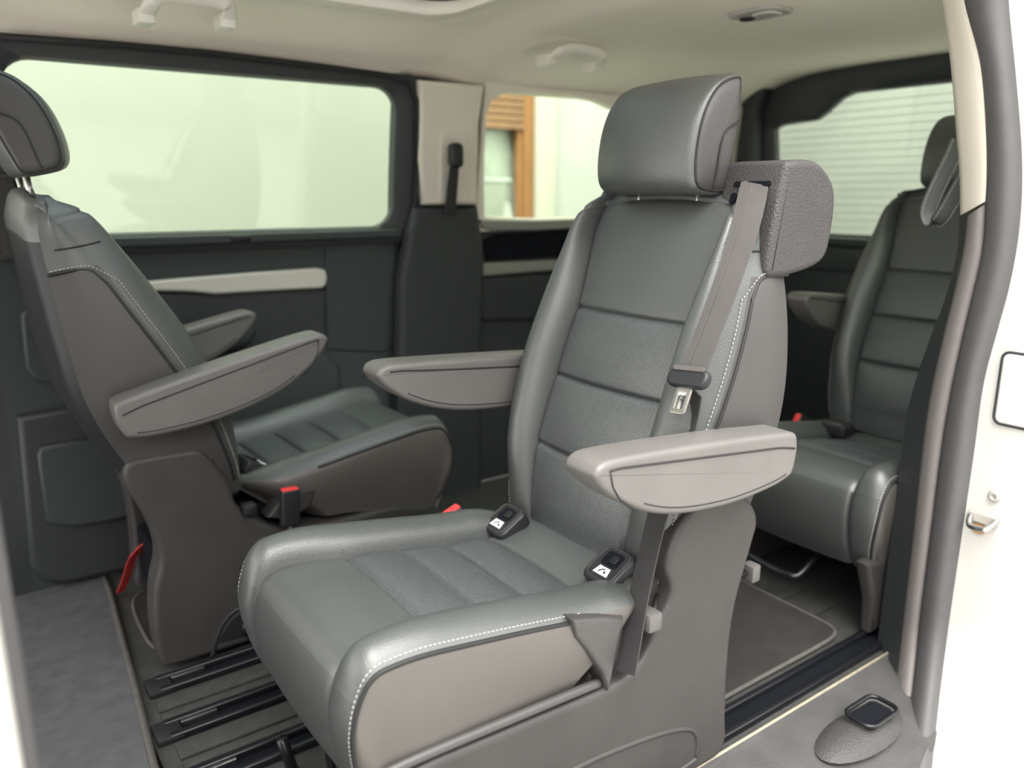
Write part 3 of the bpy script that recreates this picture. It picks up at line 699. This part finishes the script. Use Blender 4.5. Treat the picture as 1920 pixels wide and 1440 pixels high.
CX = [(-.075, .415), (-.10, .395), (-.14, .379), (-.20, .371), (-.235, .370), (-.28, .374), (-.325, .380), (-.41, .394), (-.505, .408), (-.56, .415), (-.605, .414), (-.635, .406), (-.655, .382), (-.662, .340), (-.657, .29), (-.645, .245), (-.625, .205)]
SEAMS_C = (-.505, -.41, -.318, -.225)
def build_cushion(parent, T, dy=0, bowl=.0):
    prof = catmull([(a, b, 0) for a, b in CX], 8)
    # extra rows close to the seams
    ext = []
    for a, b in zip(prof, prof[1:]):
        ext.append(a)
        if a.x < -.19 and b.x > -.56 and a.y > .36: ext += [a.lerp(b, .25), a.lerp(b, .5), a.lerp(b, .75)]
    ext.append(prof[-1]); prof = ext; N = len(prof)
    V, Q, Tg = [], [], []; prev = None
    hwN = .226
    for i, p in enumerate(prof):
        t = (prof[min(i+1, N-1)]-prof[max(i-1, 0)]).normalized(); nrm = Vector((-t.y, t.x, 0))
        if nrm.y < 0 and p.x > -.62: nrm = -nrm
        if p.x < -.60 and nrm.x > 0: nrm = -nrm
        front = sstep(-.54, -.66, p.x) if True else 0; low = sstep(.37, .22, p.y) if p.x < -.6 else 0
        hw = hwN-.006*front-.020*low-.065*sstep(-.20, -.10, p.x)
        pw = .136+.014*sstep(-.48, -.62, p.x)
        rear = sstep(-.16, -.09, p.x)
        bo = .040*(1-sstep(-.615, -.66, p.x)*.8)*(1-low)*(1-rear)*sstep(-.10, -.24, p.x)
        seam = sum(.006*exp(-((p.x-s)/.004)**2) for s in SEAMS_C) if p.y > .36 else 0
        puff = 0
        if p.y > .36:
            for hi, lo in zip(SEAMS_C[1:], SEAMS_C):
                if lo < p.x < hi: puff = .010*sin(pi*(p.x-lo)/(hi-lo))**.7
            if -.225 < p.x < -.10: puff = .010*sin(pi*(p.x+.225)/.125)
        by = [pw+(hw-pw)*q for q in (0, .03, .07, .14, .25, .38, .5, .62, .74, .84, .92, .97, 1)]
        pyv = [pw*q for q in (0, .2, .4, .58, .72, .83, .91, .96)]
        ysn = [-q for q in reversed(by)]+[-q for q in reversed(pyv[1:])]+pyv+by; nb = len(by); ring, tg = [], []
        bx = -.245-.36*min(1, max(0, (-p.x-.075)/.55))*1.0; bz = .262-.045*sstep(.2, .62, -p.x)
        fside = [0, .12, .3, .5, .7, .88]
        for s in (-1, 1):
            e_out = 0
        def top(y):
            ay = abs(y); d = 0
            if ay <= pw: d = -seam*(1-.2*(ay/pw)**6)+puff*(1-(ay/pw)**6)+.004*(1-(ay/pw)**2)
            else:
                q = (ay-pw)/(hw-pw); d = bo*(sin(pi*min(1, q**.8*.86))**.7 if q > 0 else 0)
                d -= .006*max(0, q)**6
            d -= .006*exp(-((ay-pw)/.005)**2)*(1-rear)
            return Vector((p.x+nrm.x*d, y, p.y+nrm.y*d))
        eN, eF = top(-hw), top(hw)
        def sidepts(e, s):
            out = []
            for f in (.04, .10, .2, .34, .5, .66, .82, .93, 1):
                out.append(Vector((e.x+(bx-e.x)*f, e.y+s*(.010*sin(pi*min(1, f*1.05)**.6)-.010*f), e.z+(bz-e.z)*f)))
            return out
        sn = sidepts(eN, -1); sf = sidepts(eF, 1)
        ring = list(reversed(sn))+[top(y) for y in ysn]+sf
        sec = 'rear' if p.x > -.225 else 'c3' if p.x > -.318 else 'c2' if p.x > -.41 else 'c1' if p.x > -.505 else ('front' if p.y > .392 or p.x > -.62 else 'lip')
        for k in range(len(ring)-1):
            if k < len(sn): tg.append('sN')
            elif k >= len(ring)-1-len(sf): tg.append('sF')
            else:
                kk = k-len(sn)
                if sec == 'lip': tg.append('lip')
                elif kk < nb-1: tg.append('bN')
                elif kk >= len(ysn)-nb: tg.append('bF')
                else: tg.append(sec)
        n = len(ring); b = len(V); V += ring
        if i > 0:
            for k in range(n-1): Q.append((b-n+k, b-n+k+1, b+k+1, b+k)); Tg.append(prev[k])
            Q.append((b-n, b, b+n-1, b-1)); Tg.append('under')
        prev = tg
    Q.append(tuple(range(n))); Tg.append('rear'); Q.append(tuple(len(V)-n+k for k in range(n))); Tg.append('under')
    V = [Vector((v.x, v.y+dy, v.z)) for v in V]
    spec = {'front': ('front_panel', 'leather'), 'c1': ('cushion_panel', 'perf_seat'), 'c2': ('cushion_panel', 'perf_seat'), 'c3': ('cushion_panel', 'perf_seat'), 'rear': ('rear_panel', 'leather'),
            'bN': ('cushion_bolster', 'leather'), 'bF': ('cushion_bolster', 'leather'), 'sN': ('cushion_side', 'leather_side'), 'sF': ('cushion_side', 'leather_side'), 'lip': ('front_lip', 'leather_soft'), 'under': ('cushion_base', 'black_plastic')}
    made = grid_parts(V, Q, Tg, spec, parent, T)
    # piping and stitching along the near and far side seams
    ns = len(sn)
    for s, key in ((-1, 'sN'), (1, 'sF')):
        ii = ns if s < 0 else n-1-ns
        rows = [r for r in range(N) if prof[r].x < -.30]
        tube('piping', [T(V[r*n+ii]+Vector((0, s*.001, -.002))) for r in rows], .0034, 'piping', made[key], 6)
        j2 = ii+1 if s < 0 else ii-1
        stitches('stitching', [T(V[r*n+j2].lerp(V[r*n+j2+(1 if s < 0 else -1)], .5)+Vector((-.0006, 0, .0012))) for r in rows], made[key])
    return made

HRP = [(.112, .192), (.090, .188), (.062, .174), (.038, .146), (.022, .110), (.014, .070), (.013, .038), (.018, .016), (.032, .003), (.060, -.002), (.085, -.002), (.098, .006), (.106, .030), (.116, .07), (.122, .11), (.125, .15), (.124, .178), (.121, .188)]
def build_headrest(parent, T0, hs=1.0, up=0.0, bk=0.0):
    T = lambda v: T0(Vector((v.x+bk, v.y*hs, v.z+(up if v.z > .99 else 0))))
    poly = [(p.x, p.y) for p in catmull([(a, b, 0) for a, b in HRP], 4, True)]; n = len(poly); V, Fc = [], []
    ysn = [-.124, -.123, -.119, -.111, -.09, -.06, -.03, 0, .03, .06, .09, .111, .119, .123, .124]
    ins = [.007, .0035, .001, 0, 0, 0, 0, 0, 0, 0, 0, 0, .001, .0035, .007]
    for y, d in zip(ysn, ins):
        cr = .022*(1-(y/.124)**2)
        for q in offset_poly(poly, d):
            k = sstep(.085, .02, q.x); V.append(T(Vector((q.x-cr*k, y, 1.0+q.y+.004*(1-(y/.124)**2)*sstep(.1, .18, q.y)))))
    m = len(ysn)
    for i in range(m-1):
        for k in range(n): Fc.append((i*n+k, i*n+(k+1) % n, (i+1)*n+(k+1) % n, (i+1)*n+k))
    hr = link('headrest', V, Fc, 'leather', parent)
    for s, i in ((-1, 0), (1, m-1)):
        V2, F2 = [], []; rim = [V[i*n+k] for k in range(n)]; cen = sum(rim, Vector())/n; out = T(Vector((0, s, 0)))-T(Vector((0, 0, 0)))
        for f, h in ((1, 0), (.93, .004), (.8, .0065), (.5, .008), (.0, .009)):
            V2 += [cen+(r-cen)*f+out*h for r in rim]
        F2 = [(a*n+k, a*n+(k+1) % n, (a+1)*n+(k+1) % n, (a+1)*n+k) for a in range(4) for k in range(n)]
        sp = link('headrest_side', V2, F2, 'side_leather_shaded', parent)
        tube('piping', [r+out*.0005 for r in rim], .0022, 'piping', sp, 6, True)
        q = [(.058, .010), (.063, .04), (.068, .075), (.078, .098), (.098, .110), (.122, .118)]
        tube('seam', [T(Vector((a, s*(.124+.010*min(1, min((a-.01)/.05, (.135-a)/.03)) if a < .12 else s*0+.124), 1.0+b))) for a, b in [(p.x, p.y) for p in catmull([(a, b, 0) for a, b in q], 5)]], .0016, 'piping', sp, 5)
    for s in (-1, 1): tube('headrest_post', [T(Vector((.085, s*.075, .93))), T(Vector((.082, s*.075, 1.03)))], .0065, 'steel', hr, 10)
    return hr

ARM = [(-.341, .645), (-.330, .656), (-.30, .659), (-.20, .653), (-.05, .641), (.05, .631), (.082, .626), (.092, .616), (.094, .590), (.088, .562), (.076, .551), (.03, .542), (-.06, .538), (-.15, .545), (-.22, .560), (-.28, .586), (-.322, .616), (-.338, .634)]
def build_arm(parent, T, s, dz=0, dxt=0, y0=.226):
    poly = [(p.x, p.y) for p in catmull([(a+dxt*sstep(.05, -.3, a), b+dz, 0) for a, b in ARM], 5, True)]
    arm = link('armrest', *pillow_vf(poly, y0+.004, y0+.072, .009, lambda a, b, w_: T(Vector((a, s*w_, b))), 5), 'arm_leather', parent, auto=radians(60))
    # seams: along the outer and inner shoulder, and round the nose
    def zt(a): return interp([(-.30, .646), (.05, .608), (.10, .596)], a-dxt*sstep(.05, -.3, a))+dz
    for w_, e in ((y0+.0725, 1), (y0+.0035, -1)):
        xs_ = [-.318+dxt+k*(.40-dxt)/20 for k in range(21)]
        tube('seam', [T(Vector((x, s*w_, zt(x)))) for x in xs_], .0016, 'piping', arm, 5)
        low = [(p[0], p[1]) for p in offset_poly(poly, .012)]; lowp = [q for q in low if q[1] < .575+dz+.03*sstep(-.2, -.33, q[0]) and q[0] < .07]
        lowp.sort(key=lambda q: -q[0])
        tube('seam', [T(Vector((a, s*(w_-e*.001), b))) for a, b in lowp], .0014, 'piping', arm, 5)
    c1 = [(-.318+dxt, zt(-.318+dxt)), (-.312+dxt, .622+dz), (-.298+dxt, .600+dz), (-.27+dxt, .578+dz)]
    tube('seam', [T(Vector((a, s*(y0+.0722), b))) for a, b in c1], .0014, 'piping', arm, 5)
    # hinge boss to the backrest
    V, Fc = tube_vf([T(Vector((.03, s*(y0-.03), .585+dz))), T(Vector((.03, s*(y0+.03), .585+dz)))], .03, 14)
    link('armrest_hinge', V, Fc, 'black_plastic', arm)
    return arm

OUTER = [(-.066, .522), (-.03, .528), (.01, .522), (.054, .502), (.082, .474), (.090, .445), (.083, .42), (.066, .37), (.050, .32), (.040, .26), (.038, .18), (.042, .09), (.046, .055), (.044, .034), (.034, .019), (.016, .0135), (-.02, .013), (-.06, .013), (-.12, .013), (-.30, .013), (-.44, .013), (-.48, .015), (-.515, .03), (-.545, .12), (-.575, .20), (-.592, .255), (-.575, .276), (-.45, .272), (-.33, .266), (-.245, .262), (-.195, .270), (-.165, .295), (-.145, .332), (-.122, .365), (-.118, .39), (-.130, .42), (-.128, .45), (-.108, .488)]
INNER = [(-.04, .482), (.0, .485), (.06, .486), (.090, .481), (.101, .462), (.101, .44), (.09, .405), (.066, .345), (.054, .29), (.055, .25), (.068, .205), (.076, .15), (.078, .09), (.073, .035), (.067, .019), (.055, .0135), (.02, .013), (-.04, .013), (-.10, .013), (-.16, .013), (-.24, .013), (-.40, .013), (-.47, .02), (-.52, .12), (-.55, .22), (-.50, .25), (-.35, .25), (-.22, .262), (-.15, .30), (-.11, .345), (-.102, .39), (-.075, .44), (-.058, .468)]
def build_base(root, detail=True):
    def P(s): return lambda a, b, w_: Vector((a, s*w_, b))
    for s, poly, w0, w1, r in ((-1, OUTER, .155, .236, .010), (1, INNER, .150, .228, .011)):
        pl = [(p.x, p.y) for p in catmull([(a, b, 0) for a, b in poly], 4, True)]
        o = link('base_side', *pillow_vf(pl, w0, w1, r, P(s), 4), 'base_plastic', root, auto=radians(55))
        if s < 0:   # moulded recess and its ridge low on the panel
            rp = [(p.x, p.y) for p in catmull([(a, b, 0) for a, b in [(-.40, .035), (-.30, .035), (-.06, .035), (-.035, .05), (-.04, .09), (-.075, .115), (-.16, .135), (-.30, .15), (-.42, .14)]], 4, True)]
            tube('moulded_ridge', [Vector((a, -.2345, b)) for a, b in rp], .005, 'base_plastic', o, 8, True)
        else:
            rp = [(-.03, .004), (-.045, .05), (-.07, .088), (-.11, .105), (-.15, .10), (-.19, .07)]
            tube('arch_rim', [Vector((p.x, .224, p.y)) for p in catmull([(a, b, 0) for a, b in rp], 5)], .006, 'black_plastic', o, 8)
            pillow('foot_recess', [(p.x, p.y) for p in catmull([(a, b, 0) for a, b in [(-.045, .034), (-.055, .055), (-.08, .083), (-.115, .095), (-.15, .093), (-.18, .07), (-.195, .034)]], 4, True)], .20, .2287, .001, P(s), 'black_plastic', o)
            tube('foot_roller', [Vector((-.12, .20, .05)), Vector((-.12, .235, .05))], .022, 'gloss_black', o, 14)
    box('base_tray', (-.50, -.16, .06), (.03, .155, .20), 'deep_dark', root, .01)
    box('seat_riser', (-.30, -.15, .19), (-.02, .15, .31), 'deep_dark', root, .01)
    tube('latch_bar', [(-.55, -.15, .05), (-.565, -.02, .045), (-.565, .10, .045), (-.55, .15, .05)], .007, 'gloss_black', root, 8)

def isofix(root, y, z=.392, x=-.185):
    def P(a, b, w_):  # lying on the sloped rear roll of the cushion
        n = Vector((-.5, 0, .866)); t1 = Vector((.866, 0, .5)); return Vector((x, y, z))+t1*a+Vector((0, b, 0))+n*w_
    o = pillow('isofix_cover', rrect(-.036, .036, -.035, .035, .014), -.02, .010, .006, P, 'black_plastic', root)
    tube('raised_edge', [P(a, b, .010) for a, b in rrect(-.030, .032, -.028, .028, .012)], .0016, 'base_plastic', o, 5, True)
    pillow('slot', rrect(-.002, .026, -.018, .018, .006), .008, .0115, .001, P, 'deep_dark', o)
    pillow('slot_flap', rrect(.004, .020, -.012, .002, .004), .009, .0135, .001, P, 'gloss_black', o)
    pillow('icon_plate', [(-.022, -.016), (-.022, .016), (-.006, .012), (-.006, -.012)], .009, .0115, .0008, P, 'label_white', o)
    # child-seat pictogram: seated figure with a head, and a bar
    tube('pictogram', [P(-.018, .006, .0118), P(-.013, .002, .0118), P(-.010, -.004, .0118)], .0012, 'black_plastic', o, 5)
    tube('pictogram', [P(-.018, -.008, .0118), P(-.014, -.006, .0118)], .0016, 'black_plastic', o, 5)
    return o
def buckle(root, p, tilt, top_red=True, h=.075, name='buckle'):
    """belt buckle: black body on a stalk with a red press button; p = top centre"""
    d = Vector(tilt).normalized(); P = Vector(p); side = Vector((0, 1, 0)); side = (side-d*side.dot(d)).normalized(); f = d.cross(side)
    def pl(a, b, w_): return P+side*a*0+f*a+side*b+d*w_
    o = pillow(name, rrect(-.021, .021, -.012, .012, .006), -h, -.003, .004, pl, 'black_plastic', root)
    pillow('red_button', rrect(-.0185, .0185, -.0095, .0095, .004), -.014, .0, .002, pl, 'buckle_red', o)
    tube('stalk', [P-d*h, P-d*(h+.05)+Vector((0, 0, -.01))], .009, 'black_plastic', o, 8)
    return o

def build_seat(name, label, X0, Y0, rz, recline, armN=None, armF=None, base=True, belt=True, cush=None, hr=(1.0, 0.0)):
    root = thing(name, label, 'seat', (X0, Y0, 0), rz, 'leather armchairs of the van')
    ca, sa = cos(recline), sin(recline)
    def T(v):
        dx, dz = v.x-HINGE[0], v.z-HINGE[1]; return Vector((HINGE[0]+dx*ca+dz*sa, v.y, HINGE[1]-dx*sa+dz*ca))
    def I(v): return Vector(v)
    def Tc(v): return Vector((v.x+cush[0], v.y*cush[2]+cush[1], v.z+cush[3])) if cush else Vector(v)
    made = build_back(root, T)
    build_cushion(root, Tc)
    build_headrest(root, T, *hr)
    if armN is not None: build_arm(root, T, -1, *armN)
    if armF is not None: build_arm(root, T, 1, *armF)
    if base: build_base(root)
    if base:
        isofix(root, -.150, .404, -.172); isofix(root, .128)
        # recline joint covers at the foot of the backrest
        for s in (-1, 1):
            V, Fc = tube_vf([Vector((-.02, s*.15, .44)), Vector((-.02, s*.218, .44))], .055, 18)
            link('recliner_cover', V, Fc, 'black_plastic', root, auto=radians(40))
    return root, T

main, Tm = build_seat('captain_seat', 'forward-facing black leather armchair with shoulder belt, nearest the open door', 1.0, 1.025, 0, 0, (0, 0), (.042, -.045), hr=(.93, -.003))
leftS, Tl = build_seat('captain_seat', 'rear-facing black leather armchair at the left, backrest towards the front', .354, 1.885, pi, radians(8), (-.02, -.02), (0, 0), hr=(.95, .042, .02))
rear, Tr = build_seat('captain_seat', 'black leather third-row seat behind the forward-facing armchair, by the pillar', 2.20, 1.09, 0, radians(1), None, None, False, False, (.055, -.02, 1.0, -.042), hr=(.72, .012))

# ---- details of the main seat (local frame: world minus (1, 1.025, 0))
def ml(ax, val, u, v): return px(ax, val, u, v)-Vector((1.0, 1.025, 0))
# belt housing on the outer shoulder
bxp = [(p.x, p.y) for p in catmull([(a, b, 0) for a, b in [(.094, 1.034), (.098, 1.044), (.110, 1.048), (.150, 1.050), (.185, 1.044), (.222, 1.018), (.236, .985), (.233, .93), (.222, .895), (.19, .878), (.12, .868), (.078, .868), (.068, .874), (.066, .885), (.070, .92), (.082, .98)]], 4, True)]
bh = link('belt_housing', *pillow_vf(bxp, .112, .234, .011, lambda a, b, w_: Vector((a, -w_, b)), 5), 'grain_plastic', main, auto=radians(60))
tube('housing_joint', [Vector((a+.016, -(.215), b)) for a, b in [(.088, 1.035), (.098, 1.040)]], .001, 'piping', bh, 5)
def hface(y, z, o=0): return Vector((interp([(.885, .066), (.92, .070), (.98, .082), (1.034, .094), (1.05, .10)], z)-o, y, z))
pillow('slot', rrect(-.212, -.140, 1.008, 1.017, .004), -.004, .003, .001, lambda a, b, w_: hface(a, b, w_), 'deep_dark', bh)
pillow('guide_hole', rrect(-.150, -.138, .980, .999, .006), -.004, .003, .001, lambda a, b, w_: hface(a, b, w_), 'deep_dark', bh)
tube('edge_seam', [Vector((a, -.2325+.004*0, b)) for a, b in offset_poly(bxp, .017)], .0012, 'grey_plastic', bh, 5, True)
# belt
p_top = hface(-.184, 1.012, .004)
p_t = ml('y', .815, 1297, 706); p_t.x -= .012
pm1, pm2 = p_top.lerp(p_t, .28)-FW*.040, p_top.lerp(p_t, .62)-FW*.046; p_t = p_t-FW*.026
ptsb = [p_top+Vector((.03, 0, .004))]+catmull([p_top+Vector((-.001, 0, 0)), pm1, pm2, p_t], 4)
belt = ribbon('belt_webbing', ptsb, (0.05, 1, .22), 'webbing', main, .0012, .047)
for o_ in (-.012, .012):
    ribbon('woven_stripe', [q+Vector((-.0016, o_*.97, o_*.22)) for q in ptsb[1:]], (0.05, 1, .22), 'webbing', belt, .0004, .006)
lowp = [p_t+Vector((.012, .004, -.02)), ml('y', .815, 1278, 800)+Vector((.01, 0, 0)), ml('y', .805, 1240, 940), ml('y', .80, 1205, 1085), ml('y', .79, 1187, 1180), ml('y', .775, 1172, 1262)]
ribbon('lap_webbing', catmull(lowp, 4), (.25, 1, .15), 'webbing_dark', belt, .0012, .046)
# tongue
tn = (p_t-p_top).normalized(); sd_ = Vector((0.05, 1, .22)); sd_ = (sd_-tn*sd_.dot(tn)).normalized(); nn = tn.cross(sd_); nn = -nn if nn.x > 0 else nn
def tp(a, b, w_): return p_t+sd_*a+tn*b+nn*w_
tg_ = link('belt_tongue', *pillow_vf(rrect(-.036, .036, -.012, .018, .013), -.006, .010, .006, tp, 4), 'black_plastic', main, auto=radians(60))
pillow('webbing_slot', rrect(-.027, .027, -.014, -.006, .003), .004, .012, .001, tp, 'webbing', tg_)
Vv = []; frame_on_wall('metal_plate', rrect(-.013, .014, .016, .060, .005), rrect(-.006, .007, .030, .052, .002), .003, 'steel', tg_, 0, 40, lambda a, b, w_: tp(a+.002, b, w_-.001))
# buckles, knobs
buckle(main, ml('y', 1.265, 845, 955), (-.35, 0, .94))
kb = ml('y', .785, 1215, 1160)
box('lever_knob', kb+Vector((-.014, -.018, -.015)), kb+Vector((.014, .012, .015)), 'grey_plastic', main, .004)
tube('lever_rod', [kb+Vector((.01, 0, 0)), kb+Vector((.05, .03, .012))], .0035, 'black_plastic', main, 6)
kb = ml('y', .86, 1408, 1072)
box('lever_knob', kb+Vector((-.012, -.014, -.017)), kb+Vector((.012, .014, .017)), 'grey_plastic', main, .004)
tube('lever_rod', [kb+Vector((-.01, 0, 0)), kb+Vector((-.06, .01, .0))], .004, 'black_plastic', main, 6)
# dark leather gusset between cushion side and the base, and the foot lever under the cushion
gp = [ml('y', .80, *q) for q in ((1062, 1155), (1120, 1150), (1160, 1150), (1150, 1200), (1130, 1290), (1118, 1255), (1090, 1215), (1070, 1190))]
pillow('cushion_gusset', [(p.x, p.z) for p in gp], .18, .240, .008, lambda a, b, w_: Vector((a, -w_, b)), 'side_leather_shaded', main)
tube('lower_roll', catmull([(-.262, -.226, .272), (-.33, -.229, .278), (-.45, -.230, .284), (-.575, -.228, .287), (-.64, -.222, .28)], 5), .0075, 'side_leather_shaded', main, 10)
pillow('inner_cover', [(-.27, .24), (-.10, .24), (-.10, .40), (-.17, .40), (-.23, .36)], .165, .205, .01, lambda a, b, w_: Vector((a, -w_, b)), 'base_plastic', main)
fl_ = [px('y', 1.22, 528, 1385), px('y', 1.22, 540, 1420), px('y', 1.22, 552, 1450)]
tube('floor_lever', [q-Vector((1, 1.025, 0)) for q in fl_], .010, 'gloss_black', main, 10)

# ---- details of the rear-facing seat (local: x' = .354-x, y' = 1.885-y)
def ll(ax, val, u, v): p = px(ax, val, u, v); return Vector((.354-p.x, 1.885-p.y, p.z))
buckle(leftS, ll('y', 1.62, 543, 915), (-.05, 0, 1), h=.085)
kb = ll('y', 1.66, 465, 952); box('lever_knob', kb+Vector((-.014, -.012, -.012)), kb+Vector((.014, .02, .012)), 'black_plastic', leftS, .004)
gp = [ll('y', 1.66, *q) for q in ((548, 905), (585, 890), (605, 895), (580, 950), (540, 975), (500, 970))]
pillow('cushion_gusset', [(p.x, p.z) for p in gp], .18, .232, .008, lambda a, b, w_: Vector((a, w_, b)), 'base_plastic', leftS)
rs = [ll('y', 1.98, 283, 1012), ll('y', 2.0, 262, 1030), ll('y', 2.03, 247, 1050), ll('y', 2.07, 238, 1080), ll('y', 2.10, 226, 1110)]
ribbon('red_strap', catmull(rs, 4), (.9, .3, .2), 'strap_red', leftS, .0015, .020)
bh2 = link('belt_housing', *pillow_vf(bxp, .118, .232, .016, lambda a, b, w_: Tl(Vector((a, -w_, b))), 5), 'grain_plastic', leftS, auto=radians(60))

# ---- details of the third-row seat (local: minus (2.20, 1.12, 0))
def rl(ax, val, u, v): return px(ax, val, u, v)-Vector((2.20, 1.09, 0))
buckle(rear, rl('x', 1.96, 1492, 786), (-.8, .2, .5))
for uv in ((1570, 800),):
    c = rl('z', .365, *uv)
    pillow('isofix_cover', rrect(-.03, .03, -.04, .04, .014), -.02, .010, .005, lambda a, b, w_: c+Vector((a, b, w_)), 'black_plastic', rear)
    pillow('icon_plate', rrect(-.02, -.004, -.02, .02, .004), .008, .012, .001, lambda a, b, w_: c+Vector((a, b, w_)), 'grey_plastic', rear)
pl = [rl('y', .89, *q) for q in ((1600, 1050), (1612, 1042), (1660, 1040), (1700, 1040), (1700, 1230), (1610, 1222), (1608, 1180), (1612, 1120))]
pillow('base_side', [(p.x, max(p.z, .014)) for p in pl], .20, .235, .012, lambda a, b, w_: Vector((a, -w_+.0, b)), 'base_plastic', rear)
pillow('base_side', [(-.55, .0), (.05, .0), (.05, .30), (-.50, .26)], .18, .22, .012, lambda a, b, w_: Vector((a, w_, b)), 'base_plastic', rear)
box('base_tray', (-.44, -.18, .10), (.05, .18, .26), 'deep_dark', rear, .01)
tb = [rl('y', 1.30, 1415, 1062), rl('y', 1.22, 1440, 1082), rl('y', 1.12, 1485, 1098), rl('y', 1.09, 1505, 1104), rl('y', 1.09, 1512, 1092), rl('y', 1.12, 1528, 1066)]
tube('release_bar', catmull([(-.60, .20, .11), (-.60, .05, .09), (-.595, -.02, .085), (-.575, -.045, .09), (-.50, -.05, .14)], 5), .0085, 'gloss_black', rear, 10)
build_arm(rear, lambda v: Tr(Vector((v.x*.8+.03, v.y, v.z+.06))), 1)
# stitched pull strap hanging beside the pillar
ps = thing('pull_strap', 'stitched black leather loop strap hanging beside the beige pillar cover', 'strap')
pp = [px('x', 1.74, *q) for q in ((1800, 262), (1788, 290), (1766, 335), (1748, 375), (1742, 400), (1750, 418), (1764, 410), (1780, 385), (1800, 350), (1815, 320))]
path = catmull(pp, 5); wdv = Vector((.55, -.75, .1))
ribbon('loop', path, wdv, 'leather', ps, .003, .034)
for s in (-1, 1):
    sp_ = []
    for i in range(len(path)-1):
        t_ = (path[i+1]-path[i]).normalized(); wn = (wdv-t_*wdv.dot(t_)).normalized(); nn_ = t_.cross(wn); nn_ = -nn_ if nn_.dot(FW) > 0 else nn_
        sp_.append(path[i]+wn*.013*s+nn_*.0036)
    stitches('stitching', sp_, ps, step=.006, ln=.0038, r=.0009)

# ================================================================== OUTSIDE
gr = box('ground', (-14, -14, -.55), (14, 9, -.45), 'concrete', None, 0); tag(gr, 'pale asphalt outside the van', 'ground', kind='structure')
YB = 5.2
def bpx(u, v, d=0): return px('y', YB+d, u, v)
a = bpx(893, 460); b = bpx(1008, 120)
wx0, wx1, wz0, wz1 = a.x-.35, b.x+.0, a.z-.1, b.z+.1
hb = thing('house_wall', 'pale rendered house wall outside the far windows', 'building')
box('wall', (-8, YB, -.45), (wx0, YB+.3, 9), 'render_wall', hb, 0)
box('wall', (wx1, YB, -.45), (9.5, YB+.3, 9), 'render_wall', hb, 0)
box('wall', (wx0, YB, wz1), (wx1, YB+.3, 9), 'render_wall', hb, 0)
box('wall', (wx0, YB, -.45), (wx1, YB+.3, wz0), 'render_wall', hb, 0)
rv = bpx(1042, 300); box('window_reveal', (wx1-.0, YB-.012, wz0-.05), (rv.x, YB+.0, wz1+.05), 'reveal', hb, .002)
hw_ = thing('house_window', 'brown wooden house window with half-lowered shutter, seen through the quarter window', 'window')
fr0 = bpx(998, 300).x-.035
box('frame_post', (wx1-.10, YB+.03, wz0), (wx1, YB+.10, wz1), 'wood', hw_, .006)
p1, p2 = bpx(968, 300, .08).x, bpx(1000, 300, .08).x
box('sash_post', (p1, YB+.06, wz0), (p2, YB+.12, wz1), 'wood', hw_, .006)
q1 = bpx(899, 300, .08).x
box('sash_post', (q1-.09, YB+.06, wz0), (q1+.0, YB+.12, wz1), 'wood', hw_, .006)
zs_ = bpx(950, 243, .05).z; k = 0; z = zs_
while z < wz1:
    box('shutter_slat', (wx0, YB+.035, z+.002), (wx1-.085, YB+.055, z+.05), 'wood_shutter', hw_, .009); z += .052
box('curtain', (wx0, YB+.16, wz0), (wx1, YB+.165, wz1), 'curtain', hw_, 0)
zc_ = bpx(935, 337, .1).z; box('sash_bar', (q1, YB+.14, zc_-.012), (p1, YB+.155, zc_+.012), 'label_white', hw_, .002)
box('pane', (q1, YB+.085, wz0), (p1, YB+.09, wz1), 'house_glass', hw_, 0)
ow = box('sky_block_wall', (-9, -6.3, -.45), (9, -6, 3.9), 'sky_block_grey', None, 0); tag(ow, 'unseen grey wall added behind the viewer to block low sky', 'wall', kind='structure')  # added out of view so that light comes mostly from above
bw = box('garden_wall', (6.6, -3.0, -.45), (6.9, YB, 9), 'render_wall', None, 0); tag(bw, 'pale wall standing behind the rear window', 'wall', kind='structure')
